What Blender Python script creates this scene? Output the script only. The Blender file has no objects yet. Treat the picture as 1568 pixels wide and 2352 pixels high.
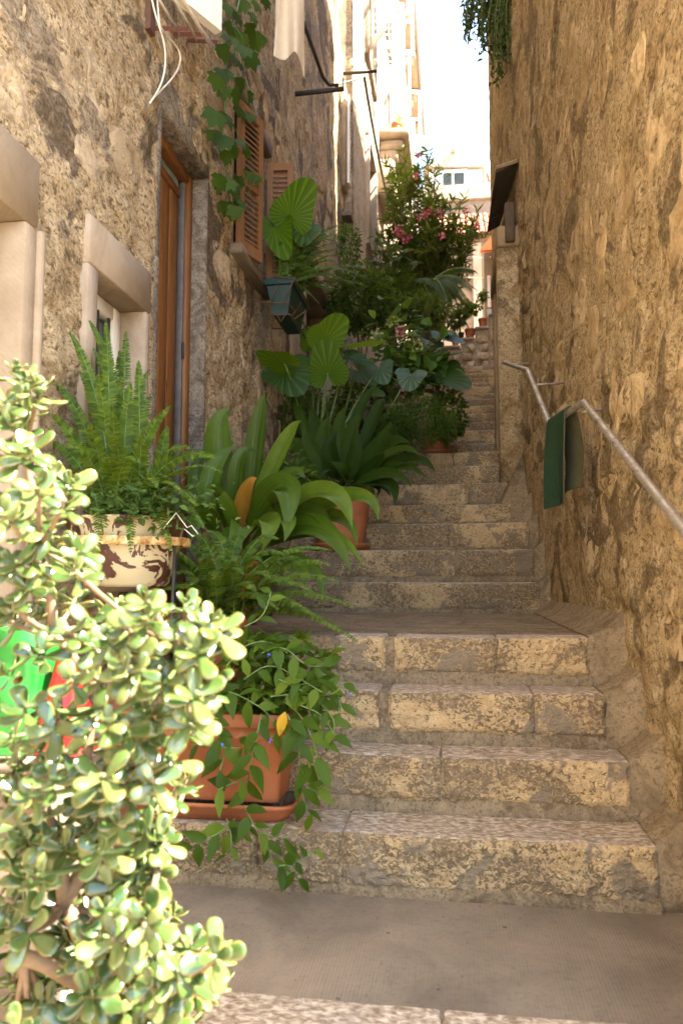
import bpy, math, random
import numpy as np
from mathutils import Matrix, Vector
random.seed(7); RNG = np.random.default_rng(11)
SC = bpy.context.scene
COL = SC.collection
pi = math.pi
R = math.radians

# ------------------------------------------------------------------ camera
EYE = np.array([0, 0, .965])
FPX, PCX, PCY = 1723., 784., 1176.          # focal length and centre for a 1568 x 2352 print of the photograph
PITCH = math.atan(148 / FPX); YAW = math.atan(262 * math.cos(PITCH) / FPX)
cd = bpy.data.cameras.new('camera'); cam = bpy.data.objects.new('camera', cd); COL.objects.link(cam)
cam.location = EYE; cam.rotation_euler = (pi / 2 + PITCH, 0, YAW)
cd.sensor_fit = 'VERTICAL'; cd.sensor_height = 36; cd.sensor_width = 24; cd.lens = FPX / 2352 * 36
cd.clip_start = .05; cd.clip_end = 2000
cd.dof.use_dof = True; cd.dof.focus_distance = 3.4; cd.dof.aperture_fstop = 4.0
SC.camera = cam

# ------------------------------------------------------------------ sky and sun
SUN_EL = R(55); SD = Vector((-1, .2, -math.tan(SUN_EL) * math.hypot(1, .2))).normalized()   # the way the light travels
w = bpy.data.worlds.new('World'); SC.world = w; w.use_nodes = True
nt = w.node_tree; nt.nodes.clear()
sky = nt.nodes.new('ShaderNodeTexSky'); sky.sky_type = 'NISHITA'; sky.sun_disc = False
sky.sun_elevation = SUN_EL; sky.sun_rotation = math.atan2(-SD.x, -SD.y)
sky.air_density = 1.0; sky.dust_density = 1.2; sky.ozone_density = 1.5
bg = nt.nodes.new('ShaderNodeBackground'); bg.inputs['Strength'].default_value = .15
wo = nt.nodes.new('ShaderNodeOutputWorld')
nt.links.new(sky.outputs[0], bg.inputs['Color']); nt.links.new(bg.outputs[0], wo.inputs['Surface'])
sd = bpy.data.lights.new('sun', 'SUN'); sd.energy = 4.6; sd.angle = R(.53); sd.color = (1, .955, .88)
so = bpy.data.objects.new('sun', sd); COL.objects.link(so); so.location = (8, -6, 14)
so.rotation_euler = SD.to_track_quat('-Z', 'Y').to_euler()
SC.view_settings.view_transform = 'Standard'; SC.view_settings.look = 'None'
SC.view_settings.exposure = 3.32; SC.view_settings.gamma = 1
try:
    SC.view_settings.use_white_balance = True
    SC.view_settings.white_balance_temperature = 7450
    SC.view_settings.white_balance_tint = 10
except Exception: pass
SC.render.engine = 'CYCLES'
SC.cycles.max_bounces = 8; SC.cycles.diffuse_bounces = 5; SC.cycles.glossy_bounces = 3
SC.cycles.transmission_bounces = 4; SC.cycles.transparent_max_bounces = 4
SC.cycles.use_denoising = True; SC.cycles.sample_clamp_indirect = 8

# ------------------------------------------------------------------ helpers
FW = np.array([-math.sin(YAW) * math.cos(PITCH), math.cos(YAW) * math.cos(PITCH), math.sin(PITCH)])
RT = np.array([math.cos(YAW), math.sin(YAW), 0.]); UP = np.cross(RT, FW)
def P(x, y, X=None, Y=None, Z=None):          # a measured point of the photograph at a known wall plane, distance or height
    d = FW + RT * (x - PCX) / FPX + UP * (PCY - y) / FPX
    if X is not None: return EYE + d * (X / d[0])
    if Y is not None: return EYE + d * (Y / d[1])
    return EYE + d * ((Z - EYE[2]) / d[2])
V3 = lambda *a: np.array(a, float)
def nrm(v): v = np.asarray(v, float); return v / (np.linalg.norm(v) + 1e-12)
def _h(ix, iy, iz, s):
    n = (ix * 374761393 + iy * 668265263 + iz * 2147483647 + s * 974634477) & 0xffffffff
    n = ((n ^ (n >> 13)) * 1274126177) & 0xffffffff
    return ((n ^ (n >> 16)) & 0xffff) / 65535.
def vn(x, y, s=0):
    x = np.asarray(x, float); y = np.asarray(y, float)
    ix = np.floor(x).astype(np.int64); iy = np.floor(y).astype(np.int64); fx = x - ix; fy = y - iy
    fx = fx * fx * (3 - 2 * fx); fy = fy * fy * (3 - 2 * fy); z = 0 * ix
    a = _h(ix, iy, z, s); b = _h(ix + 1, iy, z, s); c = _h(ix, iy + 1, z, s); d = _h(ix + 1, iy + 1, z, s)
    return (a * (1 - fx) + b * fx) * (1 - fy) + (c * (1 - fx) + d * fx) * fy * 1.0
def fbm(x, y, s=0, o=4, g=.5):
    t = 0; a = 1; n = 0
    for k in range(o):
        t = t + a * vn(x * 2**k + 17.3 * k, y * 2**k - 9.1 * k, s + k); n += a; a *= g
    return t / n - .5
def worley(x, y, s=0):
    ix = np.floor(x).astype(np.int64); iy = np.floor(y).astype(np.int64)
    f1 = np.full(np.shape(x), 9.); f2 = np.full(np.shape(x), 9.)
    for dx in (-1, 0, 1):
        for dy in (-1, 0, 1):
            jx = ix + dx; jy = iy + dy; z = 0 * jx
            px = jx + .15 + .7 * _h(jx, jy, z, s); py = jy + .15 + .7 * _h(jx, jy, z, s + 77)
            d = np.hypot(x - px, y - py)
            f2 = np.minimum(f2, np.maximum(f1, d)); f1 = np.minimum(f1, d)
    return f1, f2

class MB:                                     # collects shapes for one mesh
    def __init__(s): s.v = []; s.f = []; s.m = []; s.uv = []; s.n = 0
    def add(s, V, F, m=0, uv=None):
        V = np.asarray(V, float).reshape(-1, 3)
        s.v.append(V); s.f += [tuple(int(i) + s.n for i in f) for f in F]; s.m += [m] * len(F)
        s.uv.append(np.zeros((len(V), 2)) if uv is None else np.asarray(uv, float)); s.n += len(V)
    def grid(s, G, m=0, uv=None, flip=False, mask=None):   # G (a, b, 3)
        a, b = G.shape[:2]; F = []
        for i in range(a - 1):
            for j in range(b - 1):
                if mask is not None and mask[i, j]: continue
                q = (i * b + j, i * b + j + 1, (i + 1) * b + j + 1, (i + 1) * b + j)
                F.append(q[::-1] if flip else q)
        if uv is None:
            uu, vv = np.meshgrid(np.linspace(0, 1, b), np.linspace(0, 1, a)); uv = np.stack([uu, vv], -1).reshape(-1, 2)
        s.add(G.reshape(-1, 3), F, m, uv)
    def box(s, p0, p1, m=0, bev=0, R_=None, o=None):
        x0, y0, z0 = np.minimum(p0, p1); x1, y1, z1 = np.maximum(p0, p1)
        if bev:
            b = min(bev, (x1 - x0) / 2.2, (y1 - y0) / 2.2, (z1 - z0) / 2.2)
            pr = lambda c, h, b: [(-h[0] + b, -h[1]), (h[0] - b, -h[1]), (h[0], -h[1] + b), (h[0], h[1] - b), (h[0] - b, h[1]), (-h[0] + b, h[1]), (-h[0], h[1] - b), (-h[0], -h[1] + b)]
            cx, cy = (x0 + x1) / 2, (y0 + y1) / 2; hx, hy = (x1 - x0) / 2, (y1 - y0) / 2
            V = []
            for z, sh in ((z0, b), (z0 + b, 0), (z1 - b, 0), (z1, b)):
                for (px, py) in pr(0, (hx - sh, hy - sh), b if not sh else b * .5): V.append((cx + px, cy + py, z))
            F = [tuple(range(7, -1, -1)), tuple(range(24, 32))]
            for k in range(3):
                for i in range(8): j = (i + 1) % 8; F.append((k * 8 + i, k * 8 + j, k * 8 + 8 + j, k * 8 + 8 + i))
        else:
            V = [(x0, y0, z0), (x1, y0, z0), (x1, y1, z0), (x0, y1, z0), (x0, y0, z1), (x1, y0, z1), (x1, y1, z1), (x0, y1, z1)]
            F = [(0, 3, 2, 1), (4, 5, 6, 7), (0, 1, 5, 4), (1, 2, 6, 5), (2, 3, 7, 6), (3, 0, 4, 7)]
        V = np.array(V)
        if R_ is not None: V = (V - o) @ np.asarray(R_).T + o
        s.add(V, F, m)
    def tube(s, pts, r, n=6, m=0, cap=True):
        pts = np.asarray(pts, float); N = len(pts); r = np.broadcast_to(r, (N,))
        t = np.gradient(pts, axis=0); t /= np.linalg.norm(t, axis=1)[:, None] + 1e-9
        ref = V3(0, 0, 1) if abs(t[0][2]) < .9 else V3(1, 0, 0); V = []
        for i in range(N):
            a = nrm(np.cross(t[i], ref)); b = np.cross(a, t[i]); ref = b
            for k in range(n): an = 2 * pi * k / n; V.append(pts[i] + r[i] * (math.cos(an) * a + math.sin(an) * b))
        F = [(i * n + k, i * n + (k + 1) % n, (i + 1) * n + (k + 1) % n, (i + 1) * n + k) for i in range(N - 1) for k in range(n)]
        if cap: F += [tuple(range(n))[::-1], tuple(range((N - 1) * n, N * n))]
        uv = np.array([(k / n, i / max(1, N - 1)) for i in range(N) for k in range(n)])
        s.add(V, F, m, uv)
    def lathe(s, prof, c, n=28, m=0, sx=1, sy=1):           # prof [(r, z)...]
        V = [(c[0] + r * sx * math.cos(2 * pi * k / n), c[1] + r * sy * math.sin(2 * pi * k / n), c[2] + z) for r, z in prof for k in range(n)]
        F = [(i * n + k, i * n + (k + 1) % n, (i + 1) * n + (k + 1) % n, (i + 1) * n + k) for i in range(len(prof) - 1) for k in range(n)]
        uv = np.array([(k / n, i / (len(prof) - 1)) for i in range(len(prof)) for k in range(n)])
        s.add(V, F, m, uv)
    def inst(s, T, mats, m=0):                              # T = (V, F, uv) template; mats (N,4,4)
        V, F, uv = T; k = len(V); N = len(mats)
        if N == 0: return
        W = np.einsum('nij,kj->nki', mats[:, :3, :3], V) + mats[:, None, :3, 3]
        s.v.append(W.reshape(-1, 3)); s.uv.append(np.tile(uv, (N, 1)))
        for i in range(N):
            o = s.n + i * k; s.f += [tuple(j + o for j in f) for f in F]
        s.m += [m] * (len(F) * N); s.n += N * k
    def mesh(s, name, mats, smooth=True, shift=None):
        me = bpy.data.meshes.new(name)
        V = np.concatenate(s.v) if s.v else np.zeros((0, 3))
        if shift is not None: V = V - shift
        lens = np.array([len(f) for f in s.f], np.int32); tot = int(lens.sum())
        me.vertices.add(len(V)); me.vertices.foreach_set('co', V.astype(np.float32).ravel())
        li = np.fromiter((i for f in s.f for i in f), np.int32, tot)
        me.loops.add(tot); me.loops.foreach_set('vertex_index', li)
        me.polygons.add(len(lens)); st = np.concatenate([[0], np.cumsum(lens)[:-1]]).astype(np.int32)
        me.polygons.foreach_set('loop_start', st); me.polygons.foreach_set('loop_total', lens)
        me.polygons.foreach_set('material_index', np.array(s.m, np.int32))
        me.polygons.foreach_set('use_smooth', np.full(len(lens), smooth))
        uvl = me.uv_layers.new(name='UVMap'); U = np.concatenate(s.uv)
        uvl.data.foreach_set('uv', U[li].astype(np.float32).ravel())
        for m in (mats if isinstance(mats, (list, tuple)) else [mats]): me.materials.append(m)
        me.update(calc_edges=True); me.validate()
        return me

WL = {}
def tagit(o, label=None, cat=None, group=None, kind=None):
    if label: o['label'] = label
    if cat: o['category'] = cat
    if group: o['group'] = group
    if kind: o['kind'] = kind
    return o
def thing(name, label, cat, loc, group=None, kind=None):
    o = bpy.data.objects.new(name, None); COL.objects.link(o); o.location = loc; o.empty_display_size = .1
    WL[o] = np.array(loc, float); return tagit(o, label, cat, group, kind)
def part(name, mb, mat, parent, smooth=True, kind=None, label=None):
    me = mb.mesh(name, mat, smooth) if isinstance(mb, MB) else mb
    o = bpy.data.objects.new(name, me); COL.objects.link(o)
    o.parent = parent; o.location = -WL[parent]; WL[o] = np.zeros(3); return tagit(o, label, kind=kind)
def inst_part(name, me, M, parent):                         # M 4x4 world matrix, mesh shared
    o = bpy.data.objects.new(name, me); COL.objects.link(o); o.parent = parent
    M = np.array(M, float); M[:3, 3] -= WL[parent]; o.matrix_basis = Matrix(M.tolist()); return o
def solo(name, mb, mat, label, cat, group=None, smooth=True, kind=None):
    V = np.concatenate(mb.v); b = V3((V[:, 0].min() + V[:, 0].max()) / 2, (V[:, 1].min() + V[:, 1].max()) / 2, V[:, 2].min())
    o = bpy.data.objects.new(name, mb.mesh(name, mat, smooth, shift=b)); COL.objects.link(o); o.location = b; WL[o] = b
    return tagit(o, label, cat, group, kind)
def frame(o, f, n, s=1.):                                   # local +Y -> f, local +Z ~ n
    f = nrm(f); n = np.asarray(n, float); n = n - f * (n @ f)
    n = nrm(n) if np.linalg.norm(n) > 1e-6 else nrm(np.cross(f, V3(1, .3, .2))); x = np.cross(f, n)
    M = np.eye(4); sc = np.broadcast_to(s, (3,))
    M[:3, 0] = x * sc[0]; M[:3, 1] = f * sc[1]; M[:3, 2] = n * sc[2]; M[:3, 3] = o; return M
def bez(b, c, t, n=12):
    u = np.linspace(0, 1, n)[:, None]; b, c, t = map(np.asarray, (b, c, t)); return (1 - u)**2 * b + 2 * u * (1 - u) * c + u * u * t

# ------------------------------------------------------------------ materials
class NT:
    def __init__(s, name):
        s.mat = bpy.data.materials.new(name); s.mat.use_nodes = True; s.t = s.mat.node_tree; s.t.nodes.clear()
        s.out = s.t.nodes.new('ShaderNodeOutputMaterial')
    def n(s, ty, **kw):
        nd = s.t.nodes.new('ShaderNode' + ty)
        for k, v in kw.items():
            if k.startswith('_'): setattr(nd, k[1:], v)
            else:
                i = nd.inputs[int(k[1:])] if k[0] == 'i' and k[1:].isdigit() else nd.inputs[k.replace('_', ' ')]
                if isinstance(v, bpy.types.NodeSocket): s.t.links.new(v, i)
                else: i.default_value = v
        return nd
    def co(s, which='Object', scale=(1, 1, 1)):
        c = s.n('TexCoord').outputs[which]
        return s.n('Mapping', Vector=c, Scale=scale).outputs[0]
    def noise(s, vec, scale, detail=6, rough=.6, dist=0, out='Fac'):
        return s.n('TexNoise', Vector=vec, Scale=scale, Detail=detail, Roughness=rough, Distortion=dist).outputs[out]
    def ramp(s, fac, stops, interp='LINEAR'):
        r = s.n('ValToRGB', Fac=fac); cr = r.color_ramp; cr.interpolation = interp
        while len(cr.elements) < len(stops): cr.elements.new(.5)
        for e, (p, c) in zip(cr.elements, stops):
            e.position = p; e.color = (c, c, c, 1) if isinstance(c, (int, float)) else (*c, 1)
        return r.outputs[0]
    def mix(s, fac, a, b, mode='MIX'):
        m = s.n('Mix', _data_type='RGBA', _blend_type=mode)
        for i, v in ((0, fac), (6, a), (7, b)):
            if isinstance(v, bpy.types.NodeSocket): s.t.links.new(v, m.inputs[i])
            elif isinstance(v, tuple): m.inputs[i].default_value = (*v, 1)
            else: m.inputs[i].default_value = v
        return m.outputs[2]
    def math(s, op, a, b=0.):
        m = s.n('Math', _operation=op)
        for i, v in ((0, a), (1, b)):
            if isinstance(v, bpy.types.NodeSocket): s.t.links.new(v, m.inputs[i])
            else: m.inputs[i].default_value = v
        return m.outputs[0]
    def bump(s, h, strength=.5, dist=.01, normal=None):
        kw = dict(Height=h, Strength=strength, Distance=dist)
        if normal is not None: kw['Normal'] = normal
        return s.n('Bump', **kw).outputs[0]
    def fin(s, col, rough=.85, nor=None, metal=0, spec=.3, **kw):
        b = s.n('BsdfPrincipled', Roughness=rough, Metallic=metal)
        b.inputs['Specular IOR Level'].default_value = spec
        for k, v in kw.items(): b.inputs[k.replace('_', ' ')].default_value = v
        if isinstance(col, tuple): b.inputs['Base Color'].default_value = (*col, 1)
        else: s.t.links.new(col, b.inputs['Base Color'])
        if nor is not None: s.t.links.new(nor, b.inputs['Normal'])
        s.b = b; s.t.links.new(b.outputs[0], s.out.inputs[0]); return s.mat

def m_wall(name, dark, mid, light, stain, stain_amt, sc=1., seed=0., patch=.53, grey=None, bump=1.):
    k = NT(name); c = k.n('Mapping', Vector=k.n('TexCoord').outputs['Object'], Location=(seed, seed * 2, seed * 3)).outputs[0]
    big = k.noise(c, 1.3 * sc, 6, .6, .8); med = k.noise(c, 6.5 * sc, 10, .68, 1.0); c3 = k.n('Mapping', Vector=c, Scale=(1, .6, 1)).outputs[0]; fine = k.noise(c3, 46 * sc, 6, .7, .5); c2 = k.n('Mapping', Vector=c, Scale=(1, .5, 1)).outputs[0]; grit = k.noise(c2, 105 * sc, 3, .7)
    col = k.ramp(med, [(.34, tuple(x * .55 for x in mid)), (.46, mid), (.57, light), (.75, tuple(min(.8, x * 1.15) for x in light))])
    col = k.mix(k.ramp(big, [(.46, 0.), (.54, .75)]), col, k.ramp(fine, [(.36, mid), (.6, light)]))
    if grey:
        gn = k.noise(k.n('Mapping', Vector=c, Location=(3., 7., 1.)).outputs[0], 1.0 * sc, 8, .6, .9)
        col = k.mix(k.ramp(gn, [(.53, 0.), (.57, .85)]), col, k.ramp(fine, [(.36, tuple(x * .7 for x in grey)), (.6, tuple(x * 1.25 for x in grey))]))
    st = k.noise(c, 1.7 * sc, 12, .64, 1.0)
    scol = k.ramp(fine, [(.38, tuple(x * .55 for x in stain)), (.5, stain), (.64, tuple(x * 2.1 for x in stain))])
    col = k.mix(k.ramp(st, [(patch, 0.), (patch + .04, stain_amt)]), col, scol)
    v = k.n('TexVoronoi', Vector=c, Scale=48 * sc, Randomness=1.).outputs['Distance']
    col = k.mix(k.ramp(fine, [(.38, .85), (.46, 0.)]), col, dark)
    col = k.mix(k.ramp(grit, [(.37, .7), (.46, 0.)]), col, dark)
    h = k.math('ADD', k.math('ADD', k.math('MULTIPLY', fine, 1.2), k.math('MULTIPLY', grit, .5)), k.math('ADD', k.math('MULTIPLY', v, .3), k.math('MULTIPLY', med, 1.2)))
    return k.fin(col, .93, k.bump(h, bump, .035), spec=.15)
M = {}
M['wallR'] = m_wall('golden_rubble_render', (.20, .135, .066), (.53, .38, .205), (.75, .59, .37), (.185, .137, .08), .8, 1.05, 1.7, .53)
M['wallL'] = m_wall('brown_rubble_render', (.16, .108, .06), (.52, .365, .20), (.74, .57, .355), (.12, .09, .064), .85, .85, 5.1, .535, grey=(.34, .265, .185))
M['wallF'] = m_wall('pale_rubble_render', (.25, .17, .10), (.46, .36, .25), (.62, .52, .39), (.2, .15, .11), .3, .8, 9.1)

def m_stone(name, dark, a, b, bumps=.5):
    k = NT(name); c = k.co(); rnd = k.n('ObjectInfo').outputs['Random']
    base = k.ramp(rnd, [(0., a), (.4, b), (.55, tuple(x * .82 for x in a)), (.8, tuple(x * 1.08 for x in b)), (1., tuple(x * .9 for x in a))])
    n1 = k.noise(c, 9, 8, .7, .8); n2 = k.noise(c, 60, 5, .7)
    col = k.mix(k.ramp(n1, [(.36, .8), (.55, 0.)]), base, dark)
    col = k.mix(k.ramp(n2, [(.32, .5), (.5, 0.)]), col, dark)
    return k.fin(col, .92, k.bump(k.math('ADD', n1, k.math('MULTIPLY', n2, .6)), bumps, .015), spec=.15)
M['stoneR'] = m_stone('golden_stone', (.2, .13, .065), (.52, .38, .21), (.66, .52, .33), .9)
M['stoneL'] = m_stone('tan_stone', (.17, .12, .075), (.48, .36, .22), (.64, .51, .345), .9)

def m_steps():                                              # pitted golden riser stone with dark patina patches, coloured darker in its pits
    k = NT('pitted_step_stone'); c = k.co('Object', (1, 1, 1.25))
    n1 = k.noise(k.co(), 2.6, 7, .62, .6); pit = k.noise(c, 62, 3, .55, 1.1); n3 = k.noise(c, 11, 7, .65); f = k.noise(c, 170, 3, .6)
    gold = k.ramp(n3, [(.3, (.42, .285, .14)), (.7, (.58, .435, .245))])
    gold = k.mix(k.ramp(f, [(.35, .3), (.55, 0.)]), gold, (.34, .23, .12))
    darkc = k.ramp(pit, [(.3, (.115, .082, .048)), (.7, (.26, .19, .118))])
    patch = k.ramp(n1, [(.44, 0.), (.54, 1.)]); big2 = k.ramp(k.noise(k.co(), 5.5, 6, .6, 1.), [(.54, 0.), (.59, .9)])
    thr = k.math('ADD', k.math('MULTIPLY', patch, .15), .34)
    msk = k.ramp(k.math('SUBTRACT', pit, thr), [(.02, .9), (.10, 0.)])
    col = k.mix(msk, gold, darkc); col = k.mix(k.math('MULTIPLY', patch, .4), col, darkc); col = k.mix(big2, col, k.ramp(n3, [(.3, (.17, .132, .09)), (.7, (.26, .205, .145))]))
    return k.fin(col, .88, k.bump(k.math('ADD', pit, k.math('MULTIPLY', f, .35)), .8, .02), spec=.25)
M['step'] = m_steps()
def m_tread():
    k = NT('worn_tread_stone'); c = k.co('Object', (1, 1.7, 1))
    n = k.noise(c, 40, 4, .6, .5); n2 = k.noise(k.co(), 3, 6, .6)
    col = k.ramp(n, [(.36, (.18, .128, .08)), (.5, (.34, .258, .17)), (.62, (.57, .475, .36))])
    col = k.mix(k.ramp(n2, [(.5, 0.), (.66, .5)]), col, (.24, .20, .17))
    r = k.ramp(n, [(.3, .75), (.7, .42)])
    m = k.fin(col, .5, k.bump(n, .35, .006), spec=.45); k.t.links.new(r, k.b.inputs['Roughness']); return m
M['tread'] = m_tread()
def m_concrete(name, a, b, groove=False, spots=True):
    k = NT(name); c = k.co(); n = k.noise(c, 3.2, 8, .62, .6); f = k.noise(c, 70, 5, .7)
    col = k.ramp(n, [(.3, a), (.7, b)]); col = k.mix(k.ramp(f, [(.3, .35), (.5, 0.)]), col, tuple(x * .45 for x in a))
    s = k.noise(c, 1.1, 5, .6, 1.)
    col = k.mix(k.ramp(s, [(.52, 0.), (.62, .35)]), col, (.30, .22, .145))
    if spots:
        v = k.n('TexVoronoi', Vector=c, Scale=7., Randomness=1.).outputs['Distance']
        col = k.mix(k.ramp(v, [(.035, .85), (.06, 0.)]), col, (.05, .038, .03))
    h = k.math('ADD', k.math('MULTIPLY', f, .5), n)
    nor = k.bump(h, .35, .012)
    if groove:
        wv = k.n('TexWave', Vector=k.co('Object', (1, .12, 1)), Scale=34., Distortion=1.2, Detail=2., _bands_direction='X').outputs['Fac']
        msk = k.ramp(k.noise(k.co('Object', (2.6, .8, 1)), 1.6, 4, .6), [(.4, 0.), (.55, 1.)])
        nor = k.bump(k.math('MULTIPLY', wv, msk), .25, .004, nor)
        col = k.mix(k.math('MULTIPLY', k.ramp(wv, [(.3, 0.), (.7, 1.)]), k.math('MULTIPLY', msk, .07)), col, tuple(x * .5 for x in a))
        k2 = nor
    return k.fin(col, .88, nor, spec=.25)
M['landing'] = m_concrete('grooved_concrete', (.145, .115, .08), (.262, .208, .146), True)
M['mortar'] = m_wall('grey_mortar', (.11, .08, .048), (.205, .15, .092), (.295, .222, .138), (.13, .096, .06), .6, 1.6, 2.2, .52, bump=.45)
M['fillet'] = m_wall('cement_fillet', (.14, .102, .06), (.24, .178, .108), (.315, .24, .15), (.15, .112, .068), .5, 1.2, 7.7, .54, bump=.5)
M['paving'] = m_concrete('paving', (.3, .25, .2), (.45, .38, .3))
M['plaster'] = m_concrete('pale_plaster', (.17, .142, .112), (.24, .205, .165), False, False)

def m_lime(name, a, b, grime=.35):                          # dressed limestone
    k = NT(name); c = k.co(); n = k.noise(c, 5, 7, .6, .5); f = k.noise(c, 90, 4, .7); sp = k.noise(c, 26, 5, .7)
    col = k.ramp(n, [(.3, a), (.7, b)]); col = k.mix(k.ramp(sp, [(.26, .6), (.36, 0.)]), col, (.25, .14, .06))
    col = k.mix(k.ramp(k.noise(c, 2.6, 9, .68, .6), [(.46, 0.), (.62, grime)]), col, (.22, .15, .09))
    wv = k.n('TexWave', Vector=c, Scale=28., Distortion=2., Detail=2., _bands_direction='DIAGONAL').outputs['Fac']
    return k.fin(col, .85, k.bump(k.math('ADD', f, k.math('MULTIPLY', wv, .35)), .3, .006), spec=.25)
M['lime'] = m_lime('dressed_limestone', (.26, .192, .12), (.36, .275, .185), .5)
M['lime2'] = m_lime('smooth_limestone', (.31, .235, .16), (.37, .29, .21), .6)
M['golden_jamb'] = m_lime('golden_jamb_stone', (.22, .155, .088), (.34, .245, .145), .5)
M['jamb'] = m_wall('weathered_jamb_stone', (.13, .10, .075), (.32, .255, .19), (.52, .43, .33), (.13, .105, .08), .6, 1.6, 3.3)

def m_wood(name, a, b, axis=2, rough=.55, sc=1.):
    k = NT(name); s = [14 * sc] * 3; s[axis] = .9 * sc; c = k.co('Object', tuple(s))
    n = k.noise(c, 2.2, 6, .6, 1.2); col = k.ramp(n, [(.3, a), (.7, b)])
    kn = k.n('TexVoronoi', Vector=k.co('Object', (1, 1, .5)), Scale=5.).outputs['Distance']
    col = k.mix(k.ramp(kn, [(.03, .8), (.09, 0.)]), col, tuple(x * .3 for x in a))
    return k.fin(col, rough, k.bump(n, .2, .004), spec=.4)
M['door'] = m_wood('varnished_door_wood', (.12, .042, .009), (.225, .088, .022))
M['shutter'] = m_wood('orange_brown_shutter_paint', (.15, .066, .026), (.235, .112, .046), rough=.7)
M['greywood'] = m_wood('weathered_board', (.10, .075, .05), (.2, .155, .11), 1, .85)
M['white'] = m_wood('white_painted_wood', (.66, .63, .57), (.8, .77, .7), rough=.5)
M['redwood'] = m_wood('red_brown_painted_wood', (.09, .022, .015), (.16, .045, .03), 0, .6)

def m_plain(name, col, rough=.5, metal=0, var=.25, sc=20, bump=.1, spec=.4, **kw):
    k = NT(name); n = k.noise(k.co(), sc, 6, .65)
    c = k.ramp(n, [(.3, tuple(x * (1 - var) for x in col)), (.7, tuple(min(1, x * (1 + var)) for x in col))])
    return k.fin(c, rough, k.bump(n, bump, .004), metal, spec, **kw)
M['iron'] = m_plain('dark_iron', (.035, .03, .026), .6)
M['rust'] = m_plain('rusty_wire', (.10, .045, .025), .75)
M['plasticgrey'] = m_plain('grey_strip', (.10, .088, .078), .6)
M['rod'] = m_plain('pale_rod', (.62, .55, .44), .5)
M['cable'] = m_plain('cream_cable', (.66, .6, .5), .45)
M['whiteframe'] = m_plain('white_frame', (.70, .64, .55), .4, var=.06)
M['greenbag'] = m_plain('green_plastic', (.004, .15, .02), .35, var=.15, spec=.5)
M['redbag'] = m_plain('red_plastic', (.22, .006, .007), .35, var=.15, spec=.5)
M['blue'] = m_plain('blue_plastic', (.05, .08, .6), .35)
M['planter'] = m_plain('dark_green_planter_plastic', (.006, .03, .026), .45, var=.15)
M['soil'] = m_plain('dark_soil', (.035, .024, .016), .95, sc=60, bump=.8)
M['cloth'] = m_plain('beige_cloth', (.62, .52, .39), .9, var=.06)
M['ceramic'] = m_plain('white_ceramic', (.78, .76, .72), .3, var=.04)
M['insul'] = m_plain('cream_insulator', (.6, .55, .45), .3)
M['orange'] = m_plain('orange_paint', (.75, .19, .045), .8, var=.12, sc=4)
M['gutter'] = m_plain('grey_gutter', (.28, .27, .25), .5)
M['yellowcloth'] = m_plain('yellow_cloth', (.75, .45, .06), .8)
M['slate'] = m_plain('dark_slate_board', (.085, .062, .042), .85, var=.3, sc=9, bump=.4)
M['pink'] = m_plain('pink_petal', (.55, .13, .18), .7, var=.3, sc=30)
M['palepink'] = m_plain('dusty_pink_petal', (.55, .25, .27), .7, var=.3, sc=60)
M['lime_petal'] = m_plain('green_flower_head', (.32, .36, .12), .7, var=.3, sc=60)
M['violet'] = m_plain('blue_violet_petal', (.08, .12, .6), .6)
def m_rail():
    k = NT('worn_steel_rail'); n = k.noise(k.co('Object', (1, .3, 1)), 22, 8, .75)
    col = k.ramp(n, [(.34, (.14, .10, .065)), (.44, (.34, .30, .25)), (.64, (.50, .46, .41))])
    m = k.fin(col, .42, k.bump(n, .12, .002), .75, .5); k.t.links.new(k.ramp(n, [(.42, .7), (.62, .36)]), k.b.inputs['Roughness']); return m
M['rail'] = m_rail()
def m_mat():
    k = NT('green_astroturf'); n = k.noise(k.co(), 240, 4, .7); m2 = k.noise(k.co(), 8, 5, .6)
    col = k.ramp(n, [(.3, (.008, .022, .011)), (.55, (.02, .048, .024)), (.72, (.045, .085, .045))])
    col = k.mix(k.ramp(m2, [(.4, 0.), (.75, .35)]), col, (.028, .05, .03))
    return k.fin(col, .95, k.bump(n, 1., .006), spec=.1)
M['mat'] = m_mat()
M['matback'] = m_plain('mat_backing', (.05, .05, .024), .9)
def m_terra(name='terracotta', a=(.30, .095, .038), b=(.43, .15, .065)):
    k = NT(name); c = k.co(); n = k.noise(c, 7, 7, .6, .3); f = k.noise(c, 90, 4, .6)
    col = k.ramp(n, [(.3, a), (.7, b)]); wear = k.noise(c, 11, 8, .72, .5)
    col = k.mix(k.ramp(wear, [(.58, 0.), (.72, .45)]), col, (.5, .33, .25))
    return k.fin(col, .72, k.bump(f, .2, .003), spec=.3)
M['terra'] = m_terra()
def m_enamel():
    k = NT('peeling_cream_enamel'); c = k.co(); n = k.noise(c, 7.5, 7, .62, 1.1); f = k.noise(c, 30, 6, .7)
    col = k.ramp(k.noise(c, 3, 4), [(.3, (.38, .31, .175)), (.7, (.46, .385, .235))])
    col = k.mix(k.ramp(n, [(.51, 0.), (.52, 1.)]), col, k.ramp(f, [(.3, (.045, .014, .010)), (.7, (.085, .03, .018))]))
    return k.fin(col, .38, k.bump(k.ramp(n, [(.53, 1.), (.55, 0.)]), .4, .003), spec=.5)
M['enamel'] = m_enamel()
def m_rustring():
    k = NT('rusty_painted_ring'); c = k.co(); n = k.noise(c, 28, 7, .7)
    return k.fin(k.ramp(n, [(.4, (.26, .105, .03)), (.52, (.52, .34, .13)), (.62, (.68, .56, .33))]), .6, k.bump(n, .3, .003))
M['ring'] = m_rustring()
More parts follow.
